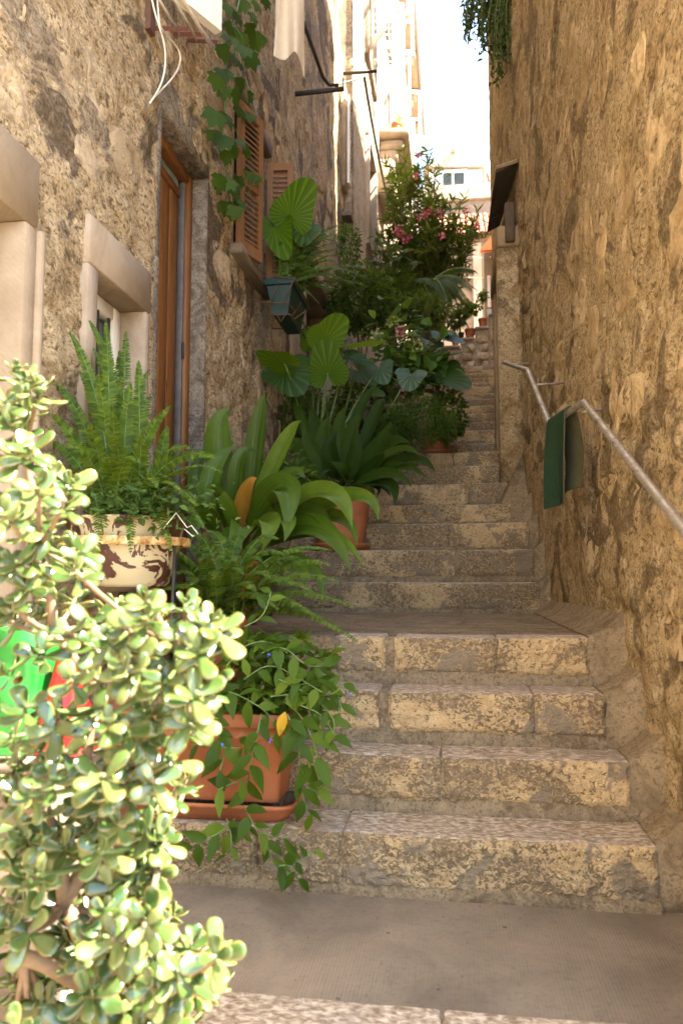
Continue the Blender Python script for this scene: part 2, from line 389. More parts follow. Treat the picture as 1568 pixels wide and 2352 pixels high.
def m_glass(name='window_glass', col=(.03, .035, .035)):
    k = NT(name); n = k.noise(k.co(), 3, 3); return k.fin(k.ramp(n, [(.3, col), (.7, tuple(x * 1.6 for x in col))]), .06, None, 0, .6)
M['glass'] = m_glass(); M['darkpane'] = m_plain('dark_far_pane', (.045, .055, .05), .6, var=.3, sc=3, spec=.1)
def m_tiles():
    k = NT('clay_roof_tile'); n = k.noise(k.co(), 6, 6, .65); r = k.n('ObjectInfo').outputs['Random']; isl = k.n('NewGeometry').outputs['Random Per Island']
    col = k.ramp(isl, [(0., (.30, .075, .035)), (.5, (.36, .12, .06)), (1., (.38, .2, .13))])
    return k.fin(k.mix(k.ramp(n, [(.4, .4), (.6, 0.)]), col, (.2, .1, .06)), .8, k.bump(n, .2, .01))
M['tile'] = m_tiles()
M['farstone'] = m_lime('sunlit_house_stone', (.30, .23, .165), (.42, .335, .25), .3)
M['farpink'] = m_lime('pinkish_house_render', (.17, .118, .085), (.24, .175, .13), .5)

def m_leaf(name, a, b, c=None, rough=.45, trans=.28, spec=.45, stripes=0, edge=None, veins=0, back=None, sc=1.):
    k = NT(name); oi = k.n('ObjectInfo').outputs['Random']; isl = k.n('NewGeometry').outputs['Random Per Island']
    r = k.math('FRACT', k.math('ADD', oi, isl)); uv = k.n('TexCoord').outputs['UV']
    if not edge: a, b, c = (tuple(x * q for x, q in zip(t, (.80, .80, .6))) if t else None for t in (a, b, c))
    col = k.ramp(r, [(0., a), (.65, b), (1., c or b)])
    n = k.noise(k.co(), 30 * sc, 4, .6); col = k.mix(k.ramp(n, [(.35, .28), (.6, 0.)]), col, tuple(x * .55 for x in a))
    nor = None
    if stripes:
        s = k.noise(k.n('Mapping', Vector=uv, Scale=(22, .8, 1)).outputs[0], 1., 3, .6)
        col = k.mix(k.ramp(s, [(.45, 0.), (.7, stripes)]), col, tuple(min(1, x * 1.9) for x in b)); nor = k.bump(s, .35, .004)
    if veins:
        x = k.n('SeparateXYZ', Vector=uv).outputs; wv = k.n('TexWave', Vector=uv, Scale=veins, Distortion=.6, _bands_direction='X').outputs['Fac']
        nor = k.bump(wv, .5, .006); col = k.mix(k.ramp(wv, [(.7, 0.), (1., .65)]), col, tuple(min(1, t * 2.2) for t in b))
    if edge:
        x = k.n('SeparateXYZ', Vector=uv).outputs[0]
        col = k.mix(k.ramp(k.math('ABSOLUTE', k.math('SUBTRACT', x, .5)), [(.40, 0.), (.5, .75)]), col, edge)
    b_ = k.n('BsdfPrincipled', Roughness=rough + (.1 if not edge else 0)); b_.inputs['Specular IOR Level'].default_value = spec * (.5 if not edge else 1.)
    k.t.links.new(col, b_.inputs['Base Color'])
    t_ = k.n('BsdfTranslucent'); k.t.links.new(k.mix(.5, col, (.32, .42, .03)), t_.inputs['Color'])
    if nor is not None: k.t.links.new(nor, b_.inputs['Normal'])
    mx = k.n('MixShader', Fac=trans); k.t.links.new(b_.outputs[0], mx.inputs[1]); k.t.links.new(t_.outputs[0], mx.inputs[2])
    k.t.links.new(mx.outputs[0], k.out.inputs[0]); return k.mat
M['jade'] = m_leaf('jade_leaf', (.028, .066, .015), (.075, .13, .032), (.145, .195, .06), .24, .22, .9, edge=(.34, .22, .06))
M['fern'] = m_leaf('fern_leaf', (.03, .075, .007), (.075, .14, .012), (.14, .21, .02), .5, .3)
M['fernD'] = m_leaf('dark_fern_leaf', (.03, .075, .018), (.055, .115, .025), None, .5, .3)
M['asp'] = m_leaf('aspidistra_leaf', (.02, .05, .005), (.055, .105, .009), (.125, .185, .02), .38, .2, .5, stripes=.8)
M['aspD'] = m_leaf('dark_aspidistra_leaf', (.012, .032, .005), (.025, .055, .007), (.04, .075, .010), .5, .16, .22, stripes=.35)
M['dead'] = m_leaf('dead_leaf', (.30, .12, .025), (.42, .20, .04), None, .6, .3, .3, stripes=.2)
M['alo'] = m_leaf('elephant_ear_leaf', (.05, .12, .004), (.08, .17, .008), None, .45, .45, .35, veins=3.)
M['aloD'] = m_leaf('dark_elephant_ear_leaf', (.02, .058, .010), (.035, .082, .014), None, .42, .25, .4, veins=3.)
M['aloB'] = m_leaf('bluish_glossy_leaf', (.03, .07, .048), (.04, .09, .06), None, .36, .1, .7, veins=3.)
M['trail'] = m_leaf('trailing_leaf', (.024, .064, .006), (.055, .115, .010), (.13, .20, .02), .42, .3, .4, stripes=.3)
M['small'] = m_leaf('small_leaf', (.045, .10, .03), (.075, .14, .04), (.10, .18, .06), .5, .25)
M['ivy'] = m_leaf('vine_leaf', (.02, .06, .009), (.036, .09, .013), (.06, .12, .018), .45, .3)
M['hyd'] = m_leaf('hydrangea_leaf', (.04, .11, .018), (.075, .165, .028), (.18, .28, .04), .45, .32, veins=2.)
M['ole'] = m_leaf('oleander_leaf', (.03, .065, .012), (.065, .115, .02), (.15, .205, .03), .45, .4)
M['palm'] = m_leaf('palm_leaflet', (.03, .06, .016), (.05, .09, .02), None, .55, .28)
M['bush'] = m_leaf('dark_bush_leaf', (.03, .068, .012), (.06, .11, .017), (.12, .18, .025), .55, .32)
M['feather'] = m_leaf('feathery_leaf', (.03, .085, .014), (.055, .13, .02), None, .6, .35)
M['hang'] = m_leaf('hanging_plant_leaf', (.025, .055, .02), (.05, .085, .025), (.075, .11, .03), .5, .2)
M['yellowleaf'] = m_leaf('yellow_leaf', (.55, .3, .03), (.62, .36, .04), None, .5, .3)
M['stem'] = m_plain('green_stem', (.10, .16, .05), .5)
M['bark'] = m_plain('jade_bark', (.19, .13, .08), .85, sc=30, bump=.5)
M['twig'] = m_plain('brown_twig', (.14, .095, .06), .9, sc=40, bump=.4)

# ------------------------------------------------------------------ ground and stairs
XL = -1.42
def XRW(y): return np.interp(y, [-1, 2, 3, 4, 5, 6, 8.3], [.71, .665, .635, .625, .605, .57, .445])   # right wall line
g = MB(); g.box((-400, -300, -3), (400, 900, -.62)); solo('ground', g, M['paving'], 'pale paved ground', None, kind='structure', smooth=False)
stairs = thing('stone_stairs', 'long flight of worn golden limestone steps climbing the alley', None, (-.4, 1.6, 0), kind='structure')
YS = [1.56, 2.37, 2.59, 2.78, 2.98, 4.95, 5.2, 5.5, 5.85, 6.2, 6.55, 6.95, 7.5, 8.3, 8.72, 9.15, 9.5, 9.85, 10.25, 10.65, 11., 11.45, 11.85, 12.25, 12.7, 13.1, 13.9]
ZS = [0, .18, .365, .55, .73, .925, 1.147, 1.351, 1.521, 1.727, 1.927, 2.113, 2.286, 2.465, 2.653, 2.838, 3.02, 3.2, 3.38, 3.555, 3.74, 3.92, 4.10, 4.29, 4.46, 4.64]
XE = [.64, .572, .552, .512, .50, .53, .525, .52, .43, .44, .47, .46, .45] + [2.45] * 14
JOINTS = {0: (1010,), 1: (590, 785), 2: (1010,), 3: (880, 1225, ), 4: (770, 895, 1140), 5: (885, ), 6: (790, 1050), 7: (1030,), 8: (995, ), 9: (960, 1075), 10: (985,), 11: (1040,), 12: (960,), 13: (1010,)}
def block(parent, x0, x1, yf, zb, zt, depth, res, seed, flat=1.):
    nu = max(5, int((x1 - x0) / res)); u = np.linspace(x0, x1, nu)
    hz = zt - zb; nf = max(4, int(hz / res)); fz = np.linspace(zb, zt - .016, nf)
    rows = [(0., z, 1.) for z in fz] + [(.004, zt - .009, .6), (.010, zt - .003, .35), (.019, zt, .12)]
    nd = max(3, int(depth / max(res * 2, .03))); rows += [(d, zt, 0.) for d in np.linspace(.03, depth, nd)]
    G = np.zeros((len(rows), nu, 3)); ends = np.minimum(u - x0, x1 - u)
    for i, (d, z, k) in enumerate(rows):
        a, b = u * 1., np.full(nu, z)
        w1 = worley(a * 40 + 2 * fbm(a * 18, b * 18, seed), b * 46 + 2 * fbm(a * 18 + 7, b * 18, seed), seed)[0]; pit = (.62 - w1) * 1.5 * np.clip(.65 + 2.6 * fbm(a * 5, b * 7, seed + 13), .15, 1.2) + .5 * fbm(a * 90, b * 90, seed + 1, 2)
        amp = .0135 * flat * k
        dd = pit * amp + .008 * flat * k * fbm(a * 6, b * 6, seed + 3) * 2
        e = np.minimum(ends / .03 + fbm(a * 30, b * 30, seed + 5) * .9, 1); 
        eb = min(1, (z - zb) / .02) if k else 1
        dd = dd - .016 * np.clip(1 - np.minimum(e * 2.2, eb + 0 * e), 0, 1) * (k + .0)
        wob = .010 * fbm(u * 5, 0 * u + seed, seed + 9) * 2 + .006 * fbm(u * 22, 0 * u, seed + 4)
        G[i, :, 0] = u + .006 * fbm(b * 30, a * 2, seed + 6) * (ends < .002)
        G[i, :, 1] = yf + d - dd + (wob if k else wob * max(0, 1 - d / .06))
        wear = .006 * np.exp(-((u + .02) / .33)**2) * (1 if k < .5 else .0) * max(0, 1 - max(0, d - .1) / .2)
        G[i, :, 2] = z - wear + (.004 * fbm(u * 9, 0 * u + d * 14, seed + 11) if k < .5 else 0) - (.006 * np.clip(1 - ends / .008, 0, 1) * (d > .004)) - .003 * np.abs(fbm(u * 17, 0 * u, seed + 2)) * (0 < k < .9)
    mb = MB(); mb.grid(G[:nf + 2], 0); mb.grid(G[nf + 1:], 1)
    # closing sides and back
    for sgn, j in ((0, 0), (1, nu - 1)):
        prof = G[:, j, :]; bk = prof.copy(); bk[:, 2] = zb - .01; bk[:, 1] = np.maximum(bk[:, 1], yf + .02)
        mb.grid(np.stack([prof, bk]), 0, flip=bool(sgn))
    part('stone_block', mb, [M['step'], M['tread']], parent)
for n in range(len(ZS)):
    y0, y1 = YS[n], YS[n + 1]; zt = ZS[n]; zb = ZS[n - 1] if n else -.19; xe = XE[n]
    res = .0068 if n <= 4 else (.02 if n <= 9 else .05)
    landing = (y1 - y0) > .45
    st = MB()                                               # mortar core with a troweled skirt at the riser's foot
    xs = np.linspace(XL - .1, xe, 70 if n < 8 else 20); prof = [(-.012, -.03), (-.012, .0), (-.010, .018), (.004, .034), (.013, .05)]
    prof += [(.013, z) for z in np.linspace(.07, zt - zb - .008, 5)] + [(y1 - y0 + .03, zt - zb - .008)]
    G = np.zeros((len(prof), len(xs), 3))
    for i, (dy, dz) in enumerate(prof):
        amp = .006 if i < len(prof) - 1 else 0
        G[i] = np.stack([xs, y0 + dy - amp * 2 * fbm(xs * 9, 0 * xs + dz * 9, n), zb + dz + (.010 * fbm(xs * 4, 0 * xs, n + 40) if 1 < i < 4 else 0 * xs)], -1)
    st.grid(G, 0)
    side = G[:, -1, :].copy(); b2 = side.copy(); b2[:, 2] = zb - .1; st.grid(np.stack([side, b2]), 0, flip=True)
    step = part('step', st, M['mortar'], stairs)
    js = [P(a, 1324 - (zt - .965) / y0 * FPX, Y=y0)[0] for a in JOINTS.get(n, ())]
    if not js: js = [random.uniform(-.5, .1)]
    js = [j for j in js if XL + .3 < j < xe - .1]
    if n not in (1, ): js = [XL + .45 + .1 * (n % 3)] + [j for j in js if j > XL + .75]
    ed = [XL + .01] + js + [xe]; dep = .15 if landing else y1 - y0 + .015
    if n == 0: dep = .22
    for i in range(len(ed) - 1):
        gl = .018 if (n, i) in ((4, 3), (5, 1), (6, 2), (7, 1), (3, 2)) else .0015; gr = .018 if (n, i + 1) in ((4, 3), (5, 1), (6, 2), (7, 1), (3, 2)) else .0015
        a = ed[i] + (gl if i else 0); b = ed[i + 1] - (gr if i < len(ed) - 2 else .0)
        if n == 4 and i == 1: continue                       # the stone that cement has replaced
        zs_ = zb + (.035 if n in (2, 3, 4, 6) else .012)
        block(step, a, b, y0, zs_, zt + .001 * i, dep, res, n * 7 + i, 1. if n < 14 else .6)
    if n == 4:
        pm = MB(); a, b = ed[1] + .01, ed[2] - .01; pm.box((a, y0 + .004, zb + .03), (b, y0 + .16, zt - .001), bev=.012); part('cement_patch', pm, M['mortar'], step)
    # cement fillet between the step's end and the wall
    if n <= 8:
        fl = MB(); ny = 26 if landing else 9; yy = np.linspace(y0 + .012, y1 + .02, ny); nx = 7; G = np.zeros((ny + 1, nx, 3))
        for i, y in enumerate(yy):
            xw = XRW(y) + .03; t = np.linspace(0, 1, nx); xx = xe - .004 + (xw - xe + .004) * t
            rise = (.10 if not landing else .12) * t**1.5
            zz = zt + .006 + rise + .006 * fbm(xx * 9 + y * 3, 0 * xx + y * 7, 60 + n) * np.minimum(1, t * 3)
            jag = .012 * fbm(V3(y * 18), V3(n * 3.), 5)[0]
            G[i + 1] = np.stack([xx + jag * (t < .5), 0 * xx + y + .02 * fbm(xx * 8, 0 * xx + y, 9) * (i == 0), zz], -1)
        G[0] = G[1]; G[0, :, 2] = zb - .02; G[0, :, 1] -= .006
        fl.grid(G, 0); sd_ = G[:, 0, :].copy(); s2 = sd_.copy(); s2[:, 2] = zb - .05; fl.grid(np.stack([s2, sd_]), 0, flip=True)
        part('cement_fillet', fl, M['fillet'], step)
    if landing and n in (0, 4, 12, 25):
        lm = MB(); d0 = dep - .03; xx = np.linspace(XL - .05, xe + .05, 60); yy = np.linspace(y0 + d0, y1 + .02, 26); U, Vv = np.meshgrid(xx, yy)
        z = zt - .003 + .006 * fbm(U * 3, Vv * 3, 21); edge = (Vv - yy[0]); z = z + np.where(edge < .09 + .1 * fbm(U * 4, Vv * 0, 33), -.012 + .2 * edge * 0, 0.0) * 0
        lm.grid(np.stack([U, Vv, z], -1)); part('landing', lm, M['landing'] if n == 0 else M['mortar'], step)
# lower steps that lead up to the landing from behind the camera
for k, (y0, y1, zt) in enumerate(((1.18, 1.60, -.19), (.8, 1.2, -.38))):
    mb = MB(); mb.box((XL - .1, y0, -.62), (.9, y1, zt), bev=.012); part('step', mb, M['tread'], stairs)
lg = MB(); lg.box((XL + .02, .75, -.6), (-.36, 1.55, -.13), bev=.015); part('ledge', lg, M['tread'], stairs)

# ------------------------------------------------------------------ wall builder
def rect_dist(U, W, r):
    dx = np.maximum(np.maximum(r[0] - U, U - r[1]), 0); dz = np.maximum(np.maximum(r[2] - W, W - r[3]), 0); return np.hypot(dx, dz)
def axis(a, b, fine, f0, f1, coarse, brk=()):
    v = list(np.arange(a, f0, coarse)) + list(np.arange(f0, f1, fine)) + list(np.arange(f1, b, coarse)) + [b] + list(brk)
    v = np.unique(np.round(v, 4)); keep = [v[0]]
    bs = set(np.round(brk, 4))
    for x in v[1:]:
        if x - keep[-1] < .008:
            if x in bs: keep[-1] = x
            continue
        keep.append(x)
    return np.array(keep)
def relief(U, W, seed, amp=1.):
    wx = U + .25 * fbm(U * 2, W * 2, seed + 1); wz = W + .25 * fbm(U * 2 + 5, W * 2, seed + 2)
    f1, f2 = worley(wx * 3.1, wz * 4.6, seed); joint = np.clip((f2 - f1) / .22, 0, 1)
    msk = np.clip(.5 + 2.2 * fbm(U * .9, W * .9, seed + 3), 0, 1)
    d = .035 * fbm(U * .8, W * .8, seed + 4, 3) + msk * .016 * (joint - .7) + .030 * fbm(U * 6, W * 7, seed + 5, 5, .62) + .012 * np.abs(fbm(U * 22, W * 22, seed + 8, 3)) - .004
    return amp * d
def make_wall(fx, side, ys, zs, seed, holes, amp=1.):        # fx(y) wall line; side = +1 faces +X
    U, W = np.meshgrid(ys, zs); d = relief(U, W, seed, amp)
    for h in holes: d = d * np.clip(rect_dist(U, W, h) / .10, 0, 1)
    G = np.stack([fx(U) + side * d, U, W], -1)
    cu = (ys[:-1] + ys[1:]) / 2; cz = (zs[:-1] + zs[1:]) / 2; CU, CZ = np.meshgrid(cu, cz); mask = np.zeros(CU.shape, bool)
    for h in holes: mask |= (CU > h[0]) & (CU < h[1]) & (CZ > h[2]) & (CZ < h[3])
    mb = MB(); mb.grid(G, 0, flip=side < 0, mask=mask); return mb
def wall_stones(wall, fx, side, yr, zr, n, seed, holes, mat, amp=1., big=1., avoid=None):
    rg = np.random.default_rng(seed); got = []
    for _ in range(n * 14):
        if len(got) >= n: break
        y = rg.uniform(*yr); z = rg.uniform(*zr); a = rg.uniform(.07, .24) * big; b = rg.uniform(.05, .17) * big
        if avoid is not None and avoid(y, z): continue
        if any(rect_dist(np.array(y), np.array(z), h) < max(a, b) + .05 for h in holes): continue
        if any(abs(y - q[0]) < .8 * (a + q[2]) and abs(z - q[1]) < .8 * (b + q[3]) for q in got): continue
        got.append((y, z, a, b))
    for i, (y, z, a, b) in enumerate(got):
        th = np.linspace(0, 2 * pi, 19)[:-1]; rad = np.array([0.02, .3, .58, .8, .93, 1.06])
        T, Q = np.meshgrid(th, rad); ex = 3.2
        sup = (np.abs(np.cos(T))**ex + np.abs(np.sin(T))**ex)**(-1 / ex)
        wob = 1 + .9 * fbm(np.cos(T) * 1.6 + i * 7, np.sin(T) * 1.6 + i, seed, 4, .6)
        u = y + a * Q * sup * wob * np.cos(T); v = z + b * Q * sup * wob * np.sin(T)
        base = relief(u, v, seed + 500, amp * .0) + relief(np.array(y), np.array(z), 0, 0.)
        d = -.010 * (Q > 1) + .020 * fbm(u * 9, v * 9, seed + i, 5, .65) + .001 + .012 * fbm(u * 2 + i, v * 2, seed, 2)
        ctr = SREL[wall](np.clip(u, yr[0] - .3, yr[1] + .3), v)
        G = np.stack([fx(u) + side * (d + ctr), u, v], -1)
        G = np.concatenate([G, G[:, :1]], 1)
        mb = MB(); mb.grid(G, 0, flip=side > 0); part('stone', mb, mat, wall)
SREL = {}

# ------------------------------------------------------------------ right building
rb = thing('golden_stone_building', 'tall golden rubble stone building with steel handrail along its foot', 'building', (1.4, 4., -.6))
ys = axis(1.38, 8.3, .026, 1.75, 6.4, .05); zs = axis(-.65, 10.5, .027, -.02, 4.2, .06)
mb = make_wall(XRW, -1, ys, zs, 3, [])
wr = part('wall', mb, M['wallR'], rb)
SREL[wr] = lambda u, v: relief(u, v, 3) * .85
wall_stones(wr, XRW, -1, (1.9, 6.0), (.35, 4.6), 95, 31, [], M['stoneR'], avoid=lambda y, z: z < .35 + np.interp(y, YS, ZS + [4.7]) * 1.0)
sh = MB()
sh.box((XRW(1.38), 1.382, -.65), (4.5, 1.6, 10.5)); sh.box((XRW(8.3), 8.1, 1.), (4.5, 8.302, 10.5)); sh.box((4.4, 1.47, -.65), (4.5, 8.2, 10.5))
sh.box((.5, 1.46, 10.48), (4.5, 8.3, 10.6)); part('building_shell', sh, M['wallR'], rb, smooth=False)
# stone door surround with its little board canopy
fz0, fz1 = 1.62, 4.22
df = MB(); df.box((.375, 6.22, fz0), (.66, 6.40, fz1 - .5), bev=.012); part('door_jamb', df, M['wallR'], rb)
df = MB(); df.box((.40, 7.25, 2.0), (.66, 7.42, fz1 - .5), bev=.012); part('door_jamb', df, M['lime'], rb)
df = MB(); df.box((.38, 6.2, fz1 - .5), (.66, 7.45, fz1 - .32), bev=.012); part('door_lintel', df, M['golden_jamb'], rb)
df = MB(); df.box((.50, 6.40, 1.75), (.54, 7.25, fz1 - .5), bev=.006); part('door', df, M['door'], rb)
df = MB(); df.add([(.37, 6.2, fz0 - .02), (.55, 6.2, fz0 - .02), (.55, 6.2, fz0 + .34), (.37, 5.95, fz0 - .1), (.57, 5.95, fz0 - .1)], [(0, 1, 2), (3, 0, 2), (3, 2, 4)]); part('cement_wedge', df, M['fillet'], rb)
a0 = P(1139, 396, Y=6.05); a1 = P(1173, 388, Y=6.05); b0 = P(1119, 535, Y=7.35); b1 = P(1136, 533, Y=7.35)
cn = MB()
can = None
for i in range(4):
    t0, t1 = i / 4 + .004, (i + 1) / 4 - .004
    L = lambda t, s, z: (a0 * (1 - t) + b0 * t) * (1 - s) + (a1 * (1 - t) + b1 * t) * s + V3(0, 0, z)
    mb = MB(); V = [L(t0, -.04 * 1, 0), L(t1, -.04, 0), L(t1, 1.6, .05), L(t0, 1.6, .05)]; V = V + [v + V3(0, 0, .03 + .012 * (i % 2)) for v in V]
    mb.add(V, [(0, 1, 2, 3), (4, 7, 6, 5), (0, 4, 5, 1), (1, 5, 6, 2), (2, 6, 7, 3), (3, 7, 4, 0)]); part('canopy_board', mb, M['slate'], rb, smooth=False)
mb = MB(); mb.tube([a0 + V3(-.004, -.012, .035), a1 + V3(.05, -.012, .06)], .016, 4); part('canopy_edge', mb, M['lime'], rb, smooth=False)
mb = MB(); c0 = P(1160, 560, Y=6.3); mb.box((c0[0] - .01, 6.16, c0[2] - .04), (c0[0] + .07, 6.26, c0[2] + .3), bev=.01); part('canopy_bracket', mb, M['slate'], rb)
# the recessed building past the corner
rb2 = thing('shaded_stone_building', 'plain stone building set back behind the right wall corner', 'building', (4., 13, 0))
mb = MB(); mb.box((2.35, 8.31, 0), (6., 19, 12.6)); part('wall', mb, M['wallF'], rb2, smooth=False)
mb = MB(); mb.box((2.35, 8.35, 12.6), (6.1, 19.05, 12.7)); part('roof', mb, M['tile'], rb2, smooth=False)

# ------------------------------------------------------------------ left house
lh = thing('brown_stone_house', 'tall brown rubble stone house with wooden door and brown shutters', 'building', (-3., 4.5, -.6))
fxl = lambda u: XL + 0 * u
def hole(pa, pb, zb=None):                                   # from two lintel points of the photograph
    a = P(*pa, X=XL); b = P(*pb, X=XL); return [a[1], b[1], zb if zb is not None else 0., (a[2] + b[2]) / 2]
HA = [1.55, P(48, 520, X=XL)[1], -.1, P(48, 505, X=XL)[2]]
HB = hole((219, 620), (328, 715), 1.0)
HD = hole((372, 245), (474, 410), .72)
ws = P(532, 568, X=XL); HS = [ws[1] + .03, P(604, 600, X=XL)[1], ws[2] + .03, P(600, 330, X=XL)[2]]
HC = [P(698, 900, X=XL)[1], P(765, 900, X=XL)[1], 1.3, P(730, 655, X=XL)[2]]
holesL = [HA, HB, HD, HS, HC]
ys = axis(-3, 9.6, .028, 1.9, 6., .06, [h[i] for h in holesL for i in (0, 1)]); zs = axis(-.65, 16, .028, .4, 4.6, .075, [h[i] for h in holesL for i in (2, 3)])
mb = make_wall(fxl, 1, ys, zs, 13, holesL, 1.35)
wl = part('wall', mb, M['wallL'], lh); SREL[wl] = lambda u, v: relief(u, v, 13) * 1.2
wall_stones(wl, fxl, 1, (2.0, 8.8), (.9, 5.6), 120, 57, [[h[0] - .08, h[1] + .05, h[2], h[3] + .14] for h in holesL], M['stoneL'])
sh = MB(); sh.box((-7, -3, -.65), (-6.9, 9.6, 16)); sh.box((-6.9, 9.45, -.6), (XL - .02, 9.6, 16)); sh.box((-6.9, -3., -.6), (XL - .02, -2.9, 16)); sh.box((-7, -3, 16), (XL + .25, 9.6, 16.15)); part('building_shell', sh, M['wallL'], lh, smooth=False)
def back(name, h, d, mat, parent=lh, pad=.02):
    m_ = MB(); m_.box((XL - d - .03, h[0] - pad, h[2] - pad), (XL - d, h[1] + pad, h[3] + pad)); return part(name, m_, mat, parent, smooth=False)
def reveals(h, d, mat, names=('jamb', 'jamb', 'lintel'), t=.10, proud=.012, ext=.0, near=True, lint=.14):
    out = []
    if near:
        m_ = MB(); m_.box((XL - d, h[0] - t, h[2]), (XL + proud, h[0], h[3]), bev=.006); out.append(part(names[0], m_, mat, lh))
    m_ = MB(); m_.box((XL - d, h[1], h[2]), (XL + proud, h[1] + t * .6, h[3]), bev=.006); out.append(part(names[1], m_, mat, lh))
    m_ = MB(); m_.box((XL - d, h[0] - t - ext, h[3]), (XL + proud + .003, h[1] + t * .6 + ext, h[3] + lint), bev=.006); out.append(part(names[2], m_, mat, lh))
    return out
# doorway at the left edge
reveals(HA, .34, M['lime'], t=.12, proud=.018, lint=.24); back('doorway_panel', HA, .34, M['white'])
m_ = MB(); m_.box((XL - .02, HA[1] + .072, -.1), (XL + .035, HA[1] + .105, HA[3] + .0), bev=.008); part('jamb_moulding', m_, M['lime'], lh)
# small white-framed window
reveals(HB, .17, M['lime2'], t=.085, proud=.016, lint=.20)
m_ = MB(); m_.box((XL - .16, HB[0] - .085, HB[2] - .1), (XL + .05, HB[1] + .05, HB[2]), bev=.008); part('window_sill', m_, M['lime2'], lh)
fr = MB(); X0 = XL - .165; f = .075
for (a, b, c, d) in ((HB[0], HB[0] + f, HB[2], HB[3]), (HB[1] - f, HB[1], HB[2], HB[3]), (HB[0] + f, HB[1] - f, HB[3] - f, HB[3]), (HB[0] + f, HB[1] - f, HB[2], HB[2] + f)): fr.box((X0, a, c), (X0 + .06, b, d), bev=.008)
wf = part('window_frame', fr, M['whiteframe'], lh)
gl = MB(); gl.box((X0 + .012, HB[0] + f, HB[2] + f), (X0 + .02, HB[1] - f, HB[3] - f)); part('pane', gl, M['glass'], wf, smooth=False)
for k in range(3):
    m_ = MB(); yk = HB[0] + f + (HB[1] - HB[0] - 2 * f) * (k + .5) / 3; m_.box((X0 + .055, yk - .006, HB[2] + f), (X0 + .067, yk + .006, HB[3] - f)); part('bar', m_, M['iron'], wf, smooth=False)
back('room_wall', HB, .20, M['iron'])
# wooden front door
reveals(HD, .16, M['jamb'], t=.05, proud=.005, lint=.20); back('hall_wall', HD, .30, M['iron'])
X1 = XL - .15; f = .06; fr = MB()
for (a, b, c, d) in ((HD[0], HD[0] + f, HD[2], HD[3]), (HD[1] - f, HD[1], HD[2], HD[3]), (HD[0] + f, HD[1] - f, HD[3] - f, HD[3])): fr.box((X1, a, c), (X1 + .07, b, d), bev=.008)
dfm = part('door_frame', fr, M['door'], lh)
m_ = MB(); m_.box((X1 + .01, HD[1] - f - .022, HD[2]), (X1 + .05, HD[1] - f, HD[3] - f), bev=.004); part('door_strip', m_, M['plasticgrey'], dfm)  # narrow grey strip along the far post of the door frame
ztr = P(385, 421, X=XL - .13)[2]
m_ = MB(); m_.box((X1, HD[0] + f, ztr), (X1 + .03, HD[1] - f - .04, ztr + .05), bev=.004); part('transom', m_, M['door'], dfm)
m_ = MB(); m_.box((X1 + .01, HD[0] + f, ztr + .05), (X1 + .016, HD[1] - f - .04, HD[3] - f)); part('transom_pane', m_, m_glass('transom_glass', (.16, .19, .16)), dfm, smooth=False)
w_ = (HD[1] - f - .04 - HD[0] - f) / 4
for k in range(4):
    m_ = MB(); ya = HD[0] + f + w_ * k; m_.box((X1 - .02, ya + .003, HD[2]), (X1 + .022, ya + w_ - .003, ztr), bev=.006); part('door_plank', m_, M['door'], dfm)
for zz in (1.3, 2.2):
    m_ = MB(); m_.tube([(X1 + .055, HD[1] - f - .02, zz), (X1 + .055, HD[1] - f - .02, zz + .09)], .009, 8); part('hinge', m_, M['iron'], dfm)
# brown louvred window
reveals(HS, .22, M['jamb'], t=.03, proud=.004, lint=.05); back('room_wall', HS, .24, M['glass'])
m_ = MB(); m_.box((XL - .2, HS[0] - .04, HS[2] - .07), (XL + .075, HS[1] + .05, HS[2]), bev=.01); part('window_sill', m_, M['greywood'], lh)
m_ = MB(); m_.box((XL - .2, HS[0] - .02, HS[3] - .06), (XL + .06, HS[1] + .03, HS[3] + .03), bev=.008); part('window_head', m_, M['greywood'], lh)
def shutter(parent, hinge, direc, wd, z0, z1, mat, nsl, stile=.055, th=.032, name='shutter', slat_tilt=.6, rails=(0, 1)):
    direc = nrm(V3(direc[0], direc[1], 0)); nx = V3(-direc[1], direc[0], 0); H = V3(*hinge, 0)
    def bx(m_, u0, u1, za, zb, t0=-th / 2, t1=th / 2):
        V = [H + direc * u + nx * t + V3(0, 0, z) for z in (za, zb) for (u, t) in ((u0, t0), (u1, t0), (u1, t1), (u0, t1))]
        m_.add(V, [(0, 3, 2, 1), (4, 5, 6, 7), (0, 1, 5, 4), (1, 2, 6, 5), (2, 3, 7, 6), (3, 0, 4, 7)])
    m_ = MB(); bx(m_, 0, stile, z0, z1); bx(m_, wd - stile, wd, z0, z1); bx(m_, stile, wd - stile, z0, z0 + stile * 1.6); bx(m_, stile, wd - stile, z1 - stile * 1.3, z1)
    zm = (z0 + z1) / 2 - .05; bx(m_, stile, wd - stile, zm, zm + stile)
    s_ = part(name, m_, mat, parent, smooth=False)
    zz = np.linspace(z0 + stile * 1.6 + .03, z1 - stile * 1.3 - .03, nsl)
    for z in zz:
        if zm - .02 < z < zm + stile + .02: continue
        m2 = MB(); c = .022; V = []
        for (a, b) in ((-c * .8, -c), (c * .8, c), (c * .8, c + .008), (-c * .8, -c + .008)):
            for u in (stile - .004, wd - stile + .004): V.append(H + direc * u + nx * a + V3(0, 0, z + b))
        m2.add(V, [(0, 1, 3, 2), (4, 5, 7, 6), (2, 3, 5, 4), (0, 6, 7, 1), (0, 2, 4, 6), (1, 7, 5, 3)]); part('slat', m2, mat, s_, smooth=False)
    return s_
fe = P(586, 603, Z=ws[2]); dv = fe - ws; zt_ = P(535, 222, X=XL)[2]
shutter(lh, (XL + .03, HS[0]), (dv[0], dv[1]), max(.26, np.hypot(dv[0], dv[1])), ws[2], zt_, M['shutter'], 22, .05)
